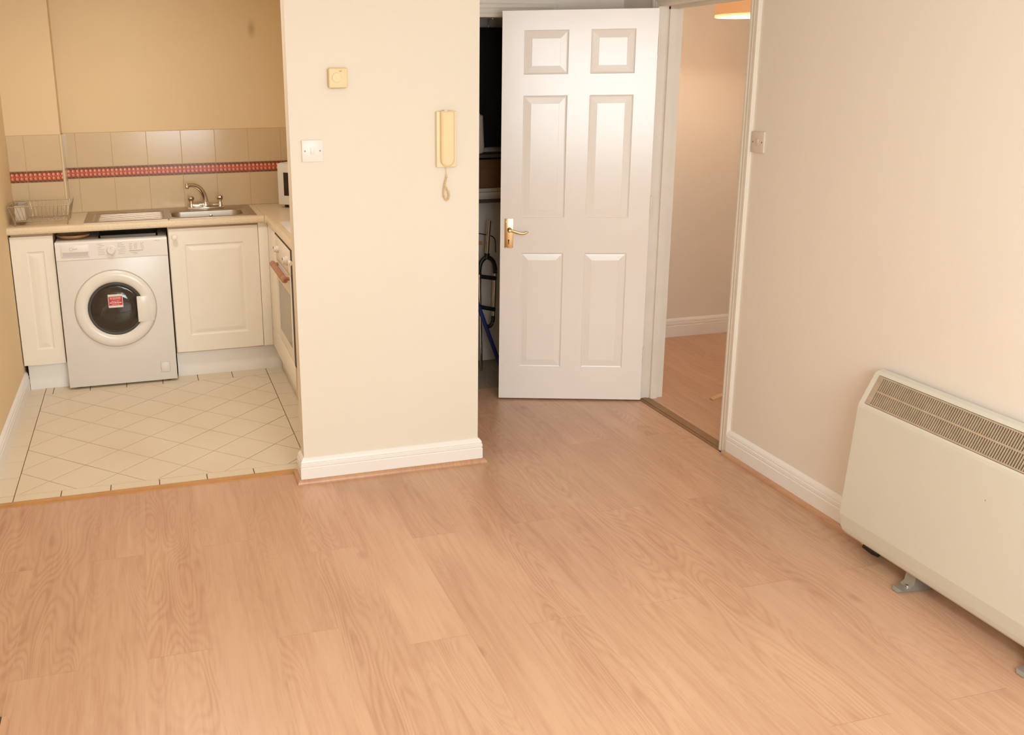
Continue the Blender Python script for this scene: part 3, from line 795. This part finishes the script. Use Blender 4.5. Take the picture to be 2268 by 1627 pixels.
abox('knob_mark', (-.7822, -.7798, YF-.0217, YF-.019, .797, .809), 'appl_grey', kn)
bm = B()
def bars(xa, xb, zs_, jit=.012):
    for z in zs_:
        w = random.uniform(.55, 1)*(xb-xa); x = xa if random.random() < .6 else xb-w
        t = x
        while t < x+w:
            d = random.uniform(.004, .010); box(bm, t, min(t+d, x+w), YF-.0006, YF, z, z+.0026); t += d+.0016
bars(-.852, -.815, [.766+.0098*k for k in range(7)]); bars(-.745, -.705, [.766+.0098*k for k in range(7)])
for x in (-.683, -.657, -.622): bars(x, x+.018, [.789+.0075*k for k in range(5)])
bars(-.79, -.772, [.7585]); bars(-.675, -.64, [.762, .768]); bars(-.545, -.51, [.829])
link('printed_text', bm, 'appl_grey', WMr, kind='stuff')
abox('display_strip', (-.684, -.610, YF-.0022, YF, .7795, .7825), 'chrome', WMr)
PC = (-.783, .456)
def ringl(prof, m, name, parent, seg=56, sm=True):
    return link(name, lathe(B(), prof, (PC[0], WY, PC[1]), (0, -1, 0), seg), m, parent, sm)
pd = ringl([(.219, -.001), (.219, .005), (.216, .010), (.206, .0155), (.190, .018), (.172, .017), (.157, .012), (.151, .004), (.150, -.001)], 'ring', 'porthole_door', WMr)
ringl([(.2235, -.001), (.2235, .0015), (.2195, .0015), (.2195, -.001)], 'appl_grey', 'door_gap', pd)
ringl([(.1515, .006), (.146, .010), (.137, .009), (.134, .004)], 'seal', 'seal', pd)
ringl([(.134, .004), (.128, .001), (.118, .003), (.110, .010), (.097, .016), (.072, .020), (.036, .0222), (0, .023)], 'porthole', 'glass', pd)
hb = B(); box(hb, -.668, -.579, -.0255, -.002, .3735, .5205, .003, 2)
for v in hb.verts:
    v.co.y += WY
    if v.co.x > -.60: v.co.y += .010*(v.co.x+.60)/.02
link('door_handle', hb, 'ring', pd, True)
st = B(); box(st, -.8215, -.7425, WY-.0246, WY-.0232, .467, .5425)
st_o = link('sticker', st, 'whiteprint', pd)
abox('sticker_print', (-.8185, -.7455, WY-.0252, WY-.0242, .4795, .530), 'redprint', st_o)
bm = B()
for z, w, h in ((.521, .060, .0035), (.5145, .055, .0025), (.5025, .044, .0025), (.4925, .062, .0050), (.4845, .040, .0025)):
    x = -.782-w/2
    while x < -.782+w/2:
        d = random.uniform(.004, .013); box(bm, x, min(x+d, -.782+w/2), WY-.0257, WY-.0250, z, z+h); x += d+.0018
link('sticker_text', bm, 'whiteprint', st_o, kind='stuff')
fp = abox('filter_flap', (-.565, -.517, WY-.0015, WY+.004, .060, .118), 'appliance', WMr, .001)
bm = B()
for b in ((-.5665, -.5155, .1180, .1192), (-.5665, -.5155, .0588, .0600), (-.5665, -.5655, .0588, .1192), (-.5167, -.5155, .0588, .1192)): box(bm, b[0], b[1], WY-.0012, WY-.0004, b[2], b[3])
box(bm, -.566, -.563, WY-.0022, WY-.0010, .072, .090); link('flap_seam', bm, 'appl_grey', fp)
for x in (WX0+.05, WX1-.05):
    for y in (WY+.05, 2.0): link('foot', lathe(B(), [(0, 0), (.02, 0), (.02, .012), (0, .012)], (x, y, 0), (0, 0, 1), 14), 'black', WMr)
# things on the machine
bw = root('brown_dish', (-.985, 1.80, .846), 'shallow brown oval dish lying on top of the washing machine', 'dish')
bm = lathe(B(), [(0, 0), (.060, 0), (.086, .012), (.092, .024), (.088, .024), (.080, .014), (.055, .006), (0, .005)], (0, 0, 0), (0, 0, 1), 36)
for v in bm.verts: v.co = Vector((v.co.x*1.0-.982, v.co.y*.9+1.79, v.co.z+.847))
link('dish', bm, 'bowlwood', bw, True)
tr = root('baking_tray', (-.72, 1.85, .846), 'dark metal baking tray pushed onto the washing machine top', 'tray')
bm = B(); box(bm, -.84, -.53, 1.74, 2.02, .847, .850); box(bm, -.845, -.525, 1.735, 1.745, .847, .860); box(bm, -.845, -.525, 2.015, 2.025, .847, .860); box(bm, -.845, -.835, 1.735, 2.025, .847, .860); box(bm, -.535, -.525, 1.735, 2.025, .847, .860)
link('tray', bm, mat('dark_tray_metal', (96, 88, 80), .35, .6, var=.1, scale=15), tr)

# sink ---------------------------------------------------------------
SK0, SK1, SF, SB = -.915, .0375, 1.700, 2.162
sr = root('inset_sink', (-.44, 1.93, ZWT), 'stainless steel inset sink with bowl and ribbed drainer', 'sink')
bm = B(); zt = ZWT+.0045
NP = 48
def rrect(x0, x1, y0, y1, r, z):
    out = []; cx, cy = (x0+x1)/2, (y0+y1)/2
    for k in range(NP):
        a = 2*math.pi*(k+.5)/NP; q = int(a/(math.pi/2)) % 4
        sx = 1 if q in (0, 3) else -1; sy = 1 if q in (0, 1) else -1
        t = (a-q*math.pi/2)
        ang = a
        out.append(bm.verts.new(((x1-r if sx > 0 else x0+r)+r*math.cos(ang), (y1-r if sy > 0 else y0+r)+r*math.sin(ang), z)))
    return out
bx0, bx1, by0, by1 = -.436, -.028, 1.752, 1.998
loops = [rrect(-.462, SK1, SF, SB, .012, ZWT), rrect(-.462, SK1, SF, SB, .012, zt), rrect(-.450, SK1-.012, SF+.012, SB-.012, .010, zt), rrect(bx0-.006, bx1+.006, by0-.006, by1+.006, .066, zt-.001), rrect(bx0, bx1, by0, by1, .060, zt-.005), rrect(bx0+.008, bx1-.008, by0+.008, by1-.008, .055, ZWT-.06), rrect(bx0+.02, bx1-.02, by0+.02, by1-.02, .050, ZWT-.135), rrect(bx0+.06, bx1-.06, by0+.06, by1-.06, .03, ZWT-.15)]
loop_bridge(bm, loops); bm.faces.new(loops[-1])
link('bowl', bm, 'steel', sr, True)
bm = B()
def r4(x0, x1, y0, y1, z): return [bm.verts.new(c) for c in ((x0, y0, z), (x1, y0, z), (x1, y1, z), (x0, y1, z))]
lp4 = [r4(SK0, -.462, SF, SB, ZWT), r4(SK0, -.462, SF, SB, zt-.001), r4(SK0+.004, -.462, SF+.004, SB-.004, zt), r4(SK0+.045, -.478, SF+.036, SB-.085, zt), r4(SK0+.055, -.484, SF+.044, SB-.093, zt-.003)]
loop_bridge(bm, lp4); bm.faces.new(lp4[-1])
for k in range(8):
    y = 1.762+.0375*k; tube(bm, [(-.845, y, zt-.006), (-.832, y, zt-.0035), (-.50, y, zt-.0035), (-.488, y, zt-.006)], .0045, 8)
link('drainer', bm, 'steel', sr)
link('overflow', lathe(B(), [(0, .004), (.006, .004), (.013, .003), (.014, 0)], (-.205, by1-.006, ZWT-.035), (0, -1, 0), 20), 'chrome', sr, True)
link('waste', lathe(B(), [(0, .001), (.02, .001), (.035, .003), (.036, 0)], (-.23, 1.87, ZWT-.151), (0, 0, 1), 24), 'chrome', sr, True)

tp = root('mixer_tap', (-.225, 2.085, zt), 'chrome kitchen mixer tap with curved spout and two knobs', 'tap')
Z0 = zt
bm = B()
secs2 = [(-.318, .011), (-.30, .013), (-.27, .012), (-.245, .014), (-.226, .019), (-.207, .014), (-.18, .012), (-.15, .013), (-.133, .011)]
tube(bm, [(x, 2.085, Z0+.022) for x, r in secs2], [r for x, r in secs2], 16)
box(bm, -.335, -.117, 2.062, 2.108, Z0, Z0+.012, .005, 2)
for x in (-.311, -.140): tube(bm, [(x, 2.085, Z0+.008), (x, 2.085, Z0+.034)], [.016, .013], 16)
link('base', bm, 'chrome', tp, True)
sp = spline([(-.226, 2.085, Z0+.025), (-.227, 2.085, Z0+.05), (-.234, 2.082, Z0+.085), (-.252, 2.075, Z0+.118), (-.280, 2.065, Z0+.140), (-.308, 2.055, Z0+.147), (-.326, 2.048, Z0+.146)], 6)
link('spout', tube(B(), sp, [.019-.0065*min(1, i/30) for i in range(len(sp))], 16), 'chrome', tp, True)
link('aerator', tube(B(), [(-.331, 2.046, Z0+.158), (-.331, 2.046, Z0+.152), (-.331, 2.046, Z0+.132), (-.331, 2.046, Z0+.127)], [.006, .0105, .0115, .010], 16), 'chrome', tp, True)
for x in (-.311, -.140):
    link('tap_knob', lathe(B(), [(.010, .030), (.008, .038), (.012, .046), (.0185, .056), (.0200, .066), (.0170, .076), (.009, .081), (0, .082)], (x, 2.085, Z0), (0, -.12, 1), 9), 'chrome', tp, False)

# dish rack -----------------------------------------------------------
rk = root('dish_rack', (-1.13, 1.84, ZWT), 'grey wire dish rack standing on the worktop beside the left wall', 'dish rack')
zt_, zb_ = ZWT+.108, ZWT+.024
Tx0, Tx1, Ty0, Ty1 = -1.296, -.974, 1.705, 1.985
Bx0, Bx1, By0, By1 = -1.272, -.994, 1.745, 1.945
def rail(pts, r, name, closed=False): return link(name, tube(B(), pts, r, 6, closed=closed), 'wire', rk, True)
rail([(Tx0, Ty0, zt_), (Tx1, Ty0, zt_), (Tx1, Ty1, zt_), (Tx0, Ty1, zt_)], .0026, 'top_rail', True)
rail([(Bx0, By0, zb_), (Bx1, By0, zb_), (Bx1, By1, zb_), (Bx0, By1, zb_)], .0022, 'bottom_rail', True)
bm = B()
for k in range(1, 15):
    t = k/15; xt = Tx0+(Tx1-Tx0)*t; xb = Bx0+(Bx1-Bx0)*t
    tube(bm, [(xt, Ty0, zt_), (xb, By0, zb_), (xb, By1, zb_), (xt, Ty1, zt_)], .0012, 5)
for k in range(1, 6):
    t = k/6; yb = By0+(By1-By0)*t
    tube(bm, [(Tx0, Ty0+(Ty1-Ty0)*t, zt_), (Bx0, yb, zb_), (Bx1, yb, zb_), (Tx1, Ty0+(Ty1-Ty0)*t, zt_)], .0012, 5)
link('basket_wires', bm, 'wire', rk, True, kind='stuff')
bm = B()
for k in range(13):
    x = -1.205+.0155*k
    tube(bm, spline([(x, 1.835, zb_), (x, 1.838, zb_+.045), (x, 1.8425, zb_+.052), (x, 1.847, zb_+.045), (x, 1.85, zb_)], 3), .0012, 5)
link('plate_dividers', bm, 'wire', rk, True, kind='stuff')
for x in (Bx0, Bx1):
    for y, yt in ((By0, Ty0), (By1, Ty1)):
        xt = Tx0 if x == Bx0 else Tx1
        rail([(xt, yt, zt_+.004), (x, y, zb_), (x+(.004 if x == Bx0 else -.004), y-(.02 if y == By0 else -.004), ZWT+.004)], [.0032, .0040, .0042], 'leg')
bm = B(); box(bm, -1.268, -1.215, 1.755, 1.935, zb_+.004, zb_+.085)
bm.faces.ensure_lookup_table()
bmesh.ops.delete(bm, geom=[f for f in bm.faces if f.normal.z > .9], context='FACES_ONLY')
link('cutlery_holder', bm, mat('pale_grey_plastic', (205, 188, 165), .5, var=.04), rk)

# oven run -------------------------------------------------------------
XO = .0935
ov = root('built_in_oven', (XO+.2, 1.08, .29), 'cream built-in electric oven with brown bar handle', 'oven')
OY0, OY1 = .802, 1.362
abox('body', (XO+.022, .66, OY0+.01, OY1-.01, .295, .876), 'plinth', ov)
abox('door', (XO, XO+.022, OY0+.004, OY1, .292, .735), 'cab', ov, .003)
abox('door_glass', (XO-.0012, XO+.001, OY0+.07, OY1-.07, .36, .635), 'glassdark', ov)
cpn = abox('control_panel', (XO, XO+.022, OY0+.004, OY1, .742, .877), 'cab', ov, .002)
for y, r in ((1.262, .019), (.915, .025)):
    k = link('control_knob', lathe(B(), [(r, 0), (r*.97, .012), (r*.75, .015), (r*.7, .024), (0, .025)], (XO, y, .808), (-1, 0, 0), 20), 'switch', cpn, True)
    abox('pointer', (XO-.0265, XO-.0245, y-.002, y+.002, .812, .824), 'dark', k)
link('handle', tube(B(), [(XO-.024, OY0+.03, .722), (XO-.027, OY0+.05, .722), (XO-.027, OY1-.05, .722), (XO-.024, OY1-.02, .722)], [.011, .0165, .0165, .011], 14), 'handlewood', ov, True)
for y in (OY0+.075, OY1-.075): link('handle_bracket', tube(B(), [(XO, y, .722), (XO-.02, y, .722)], .009, 8), 'handlewood', ov, True)
bm = B(); box(bm, XO-.0006, XO+.03, OY0+.003, OY1, .8775, .8850); box(bm, XO-.0006, XO+.03, OY0-.048, OY0+.003, .285, .8850)
link('edge_gap', bm, 'dark', ov)
oh = root('oven_housing', (XO+.2, 1.08, 0), 'cream housing unit below and beside the built-in oven', 'cabinet', 'kitchen base cabinets')
abox('lower_panel', (XO, XO+.018, OY0-.003, 1.371, .158, .287), 'cab', oh, .0015)
abox('top_rail', (XO+.002, XO+.018, OY0, 1.371, .8855, zt0), 'cab', oh)
abox('side_panel', (XO+.02, .66, 1.353, 1.369, .158, zt0), 'plinth', oh)
abox('base_panel', (XO+.02, .66, OY0, 1.353, .158, .176), 'plinth', oh)
c3 = root('base_cabinet', (XO+.2, .45, 0), 'cream base cabinet hidden behind the partition next to the oven', 'cabinet', 'kitchen base cabinets')
abox('body', (XO+.020, .66, TP+.035, .750, .158, zt0), 'plinth', c3)
dd = abox('door', (XO, XO+.018, TP+.035, .752, .158, .884), 'cab', c3, .003)
link('knob', lathe(B(), [(.007, 0), (.006, .010), (.013, .016), (.0155, .022), (.0135, .028), (0, .0302)], (XO, .68, .838), (-1, 0, 0), 20), 'cab', dd, True)
hb_ = root('hob', (.38, 1.08, ZWT), 'white electric hob set into the worktop beside the partition', 'hob')
abox('plate', (.121, .62, .80, 1.352, ZWT, ZWT+.008), 'appl_plastic', hb_, .003)
for x, y, r in ((.25, 1.22, .075), (.25, .95, .09), (.48, 1.22, .09), (.48, .95, .075)):
    link('hot_plate', lathe(B(), [(r+.006, 0), (r+.006, .004), (r, .009), (r*.4, .009), (0, .008)], (x, y, ZWT+.008), (0, 0, 1), 28), 'black', hb_, True)
# microwave ---------------------------------------------------------------
mw = root('microwave_oven', (.40, 1.94, ZWT), 'white microwave oven standing diagonally in the worktop corner', 'microwave', rz=0)
Pm = Vector((.205, 1.995, 0)); um = Vector((.7071, -.7071, 0)); wm = Vector((.7071, .7071, 0))
def mb(name, a0, a1, d0, d1, z0, z1, m, par, bev=0):
    bm = box(B(), a0, a1, d0, d1, z0, z1, bev)
    for v in bm.verts: v.co = Pm + um*v.co.x + wm*v.co.y + Vector((0, 0, v.co.z))
    return link(name, bm, m, par, smooth=bev > 0)
mb('casing', 0, .415, .02, .255, ZWT+.018, 1.205, 'appl_plastic', mw, .004)
md = mb('door', 0, .30, 0, .019, ZWT+.02, 1.203, 'appl_plastic', mw, .004)
mb('door_window', .045, .255, -.001, .002, ZWT+.075, 1.150, 'mwglass', md)
mb('control_panel', .302, .415, 0, .019, ZWT+.02, 1.203, 'appl_plastic', mw, .004)
for z in (1.13, 1.03):
    bm = lathe(B(), [(.022, 0), (.020, .016), (0, .017)], Pm+um*.358+Vector((0, 0, z)), -wm, 20); link('dial', bm, 'switch', mw, True)
for a in (.03, .385):
    for d in (.04, .235): link('foot', lathe(B(), [(0, 0), (.012, 0), (.012, .018), (0, .018)], Pm+um*a+wm*d+Vector((0, 0, ZWT)), (0, 0, 1), 10), 'black', mw)

# ------------------------------------------------------------------ cupboard contents
def shelf(z, lab):
    tag(abox('shelf', (WP, XR, 1.32, 1.50, z-.018, z), 'board'), lab, 'shelf', 'cupboard shelves')
shelf(1.268, 'upper dark shelf in the cupboard gap'); shelf(1.012, 'lower dark shelf in the cupboard gap')
cbx = root('cardboard_box', (1.33, 1.45, 1.012), 'brown cardboard box on the lower cupboard shelf', 'box')
abox('carton', (1.16, 1.50, 1.36, 1.495, 1.075, 1.235), 'cardboard', cbx, .002)
abox('flap', (1.158, 1.502, 1.352, 1.36, 1.19, 1.237), 'cardboard', cbx)
pp = root('paper_stack', (1.3, 1.5, 1.012), 'pale stack of papers under the cardboard box', 'papers')
for k, (dx, dy) in enumerate(((0, 0), (.012, -.01), (-.01, .008))): abox('sheaf', (1.12+dx, 1.48+dx, 1.345+dy, 1.485+dy, 1.0125+.0205*k, 1.032+.0205*k), 'paper', pp)
pb = root('storage_bag', (1.2, 1.42, 1.268), 'pale grey bag standing on the upper cupboard shelf', 'bag')
bm = box(B(), 1.05, 1.292, 1.325, 1.378, 1.269, 1.488, .02, 3); 
for v in bm.verts: v.co.x += .012*math.sin(v.co.z*30); v.co.y += .008*math.sin(v.co.x*40)
link('bag', bm, 'paper', pb, True); abox('fold', (1.08, 1.27, 1.335, 1.37, 1.480, 1.496), 'paper', pb, .004)
ct = root('added_dark_coat', (1.36, 1.45, 1.30), 'added black coat shape that darkens the upper part of the cupboard', 'coat')  # stand-in coat, put in to make the upper cupboard dark
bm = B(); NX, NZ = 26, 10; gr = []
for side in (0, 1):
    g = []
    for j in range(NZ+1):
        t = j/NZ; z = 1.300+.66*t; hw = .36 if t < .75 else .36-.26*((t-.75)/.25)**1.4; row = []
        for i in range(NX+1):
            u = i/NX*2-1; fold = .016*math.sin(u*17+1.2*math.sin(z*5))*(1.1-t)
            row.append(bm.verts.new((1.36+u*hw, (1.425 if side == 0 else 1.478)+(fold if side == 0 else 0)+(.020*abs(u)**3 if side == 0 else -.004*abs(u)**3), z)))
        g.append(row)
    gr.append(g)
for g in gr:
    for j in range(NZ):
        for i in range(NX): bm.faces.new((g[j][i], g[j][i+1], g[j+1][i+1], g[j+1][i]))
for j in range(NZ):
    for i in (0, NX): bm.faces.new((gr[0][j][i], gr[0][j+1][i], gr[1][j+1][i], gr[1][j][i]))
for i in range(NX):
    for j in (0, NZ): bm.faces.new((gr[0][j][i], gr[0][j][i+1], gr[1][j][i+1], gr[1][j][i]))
link('added_coat_body', bm, mat('added_coat_black', (24, 23, 24), .95, var=.15, scale=60), ct, True)
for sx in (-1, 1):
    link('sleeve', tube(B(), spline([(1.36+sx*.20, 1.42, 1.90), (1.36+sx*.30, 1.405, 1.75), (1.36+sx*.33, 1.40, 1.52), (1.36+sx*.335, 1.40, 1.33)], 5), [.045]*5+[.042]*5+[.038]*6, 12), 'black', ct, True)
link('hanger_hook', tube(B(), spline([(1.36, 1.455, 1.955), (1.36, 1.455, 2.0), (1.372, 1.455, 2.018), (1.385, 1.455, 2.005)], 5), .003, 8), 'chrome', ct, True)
fk_ = root('bicycle_fork', (1.30, 1.30, 0), 'black and chrome bicycle fork standing in the dark cupboard', 'bicycle fork')
YF_ = 1.30
link('steerer_tube', tube(B(), [(1.302, YF_, .68), (1.317, YF_, .895)], .0115, 14), 'chrome', fk_, True)
link('clamp', tube(B(), [(1.300, YF_, .675), (1.304, YF_, .705)], .017, 14), 'black', fk_, True)
arc = spline([(1.257, YF_, .585), (1.258, YF_, .62), (1.270, YF_, .66), (1.302, YF_, .683), (1.338, YF_, .66), (1.352, YF_, .62), (1.354, YF_, .585)], 5)
link('crown', tube(B(), arc, .013, 12), 'black', fk_, True)
link('fork_leg', tube(B(), [(1.354, YF_, .60), (1.352, YF_, .50), (1.346, YF_, .33), (1.340, YF_, .285)], [.013, .011, .010, .012], 12), 'chrome', fk_, True)
link('fork_leg', tube(B(), [(1.257, YF_, .60), (1.258, YF_, .50), (1.266, YF_, .25), (1.272, YF_, .0)], [.013, .011, .010, .009], 12), 'chrome', fk_, True)
for a, b in (((1.256, YF_-.012, .575), (1.354, YF_-.012, .556)), ((1.258, YF_-.012, .393), (1.350, YF_-.012, .370))):
    link('cross_brace', tube(B(), [a, b], .0125, 10), 'black', fk_, True)
link('lower_arch', tube(B(), spline([(1.344, YF_, .33), (1.340, YF_, .29), (1.322, YF_, .268), (1.298, YF_, .272)], 5), .012, 10), 'black', fk_, True)
bp_ = root('blue_pole', (1.40, 1.30, 0), 'thin blue metal pole leaning inside the cupboard', 'pole')
link('shaft', tube(B(), [(1.376, 1.24, .02), (1.226, 1.245, .43)], .0125, 12), 'bluepole', bp_, True)
link('end_cap', tube(B(), [(1.382, 1.24, .004), (1.374, 1.24, .026)], .0145, 12), 'black', bp_, True)
og = root('orange_handle', (1.26, 1.62, .62), 'small orange handled tool hung in the cupboard', 'tool')
link('grip', tube(B(), [(1.20, 1.33, .765), (1.283, 1.33, .762)], .010, 10), 'orange', og, True)
link('cable_loop', tube(B(), spline([(1.20, 1.335, .80), (1.235, 1.335, .82), (1.30, 1.335, .81), (1.36, 1.335, .785), (1.37, 1.335, .70)], 5), .003, 6), 'black', og, True)

# ------------------------------------------------------------------ bedroom lamp, wedge, hearth
lp = root('pendant_lamp', (2.675, 0.88, 2.0), 'warm lit fabric drum lampshade hanging in the bedroom', 'lamp')
bm = lathe(B(), [(.205, 0), (.203, .20), (.200, .20), (.202, 0)], (2.675, 0.88, 1.994), (0, 0, 1), 48); link('shade', bm, 'shade', lp, True)
bm = lathe(B(), [(.2065, -.001), (.2065, .011), (.200, .011), (.200, -.001), (.2065, -.001)], (2.675, 0.88, 1.990), (0, 0, 1), 48); link('shade_rim', bm, 'shade_rim', lp, True)
link('cord', tube(B(), [(2.675, 0.88, 2.22), (2.675, 0.88, ZC)], .004, 8), 'switch', lp)
link('bulb', lathe(B(), [(0, -.07), (.02, -.062), (.03, -.04), (.026, -.015), (.014, .005), (.013, .03), (0, .03)], (2.675, 0.88, 2.17), (0, 0, 1), 18), 'opal', lp, True)
pl_ = bpy.data.lights.new('pendant_light', 'POINT'); pl_.energy = 20; pl_.color = (1.0, .85, .58); pl_.shadow_soft_size = .05
plo = bpy.data.objects.new('pendant_light', pl_); COL.objects.link(plo); plo.location = (2.675, 0.88, 2.12); plo.parent = lp; plo.matrix_parent_inverse = lp.matrix_basis.inverted()

w2 = wall('bedroom_fill_window', [(2.6, 3.8, -1.5, -1.485, .93, .98), (2.6, 3.8, -1.5, -1.485, 2.02, 2.07), (2.6, 2.65, -1.5, -1.485, .98, 2.02), (3.75, 3.8, -1.5, -1.485, .98, 2.02)], 'gloss', 'added window frame out of view behind the bedroom fill light')  # unseen frame added to go with the bedroom fill light
wd = root('door_wedge', (2.32, .43, 0), 'pale wooden door wedge lying on the bedroom floor', 'door wedge')
bm = B(); c = [(2.27, .405), (2.272, .437), (2.40, .470), (2.398, .430)]
zz = [.006, .006, .024, .024]
a = [bm.verts.new((x, y, 0)) for x, y in c]; t = [bm.verts.new((x, y, z)) for (x, y), z in zip(c, zz)]
for i in range(4): bm.faces.new((a[i], a[(i+1) % 4], t[(i+1) % 4], t[i]))
bm.faces.new(t); bm.faces.new(a[::-1]); link('block', bm, 'wedge', wd)

hr = root('hearth_slab', (-1.18, -1.9, 0), 'dark hearth slab edged with oak bead at the lower left corner', 'hearth')
abox('slab', (XL+.019, -1.0605, -2.5, -1.358, 0, .019), 'hearth', hr, .002)
QH = [(0, 0), (.018, 0), (.0175, .006), (.015, .012), (.010, .017), (.004, .0195), (0, .02)]
link('edge_bead', sweep(B(), [(-1.060, -2.5), (-1.060, -1.362)], QH), 'bead', hr)

# ------------------------------------------------------------------ living-room pendant (above the frame) and added kitchen fill lamp
LX, LY, LZ = CEIL_LAMP
cl = root('pendant_lamp', (LX, LY, LZ), 'lit drum-shade pendant lamp over the middle of the living room', 'lamp')
link('shade', lathe(B(), [(.21, 0), (.21, .24), (.206, .24), (.206, 0)], (LX, LY, LZ), (0, 0, 1), 48), 'room_shade', cl, True)
link('cord', tube(B(), [(LX, LY, LZ+.2), (LX, LY, ZC)], .004, 8), 'switch', cl)
link('diffuser', lathe(B(), [(0, .012), (.203, .012), (.203, .016), (0, .016)], (LX, LY, LZ), (0, 0, 1), 40), 'switch', cl)
a_ = area('pendant_downlight', (LX, LY, LZ+.006), (0, 0, 0), .40, .40, 6.5, LAMP_COL, 'DISK')
a_.parent = cl; a_.matrix_parent_inverse = cl.matrix_basis.inverted()
kl = root('kitchen_fill_lamp', (-.55, .70, ZC), 'added disc lamp above the frame that brightens the kitchen', 'lamp')
link('base', lathe(B(), [(0, 0), (.17, 0), (.17, -.03), (0, -.03)], (-.55, .70, ZC), (0, 0, 1), 40), 'switch', kl, True)
a_ = area('kitchen_fill_light', (-.55, .70, ZC-.035), (0, 0, 0), .32, .32, 13, (.98, .95, .90), 'DISK')  # added fill to even out the dim kitchen
a_.parent = kl; a_.matrix_parent_inverse = kl.matrix_basis.inverted()
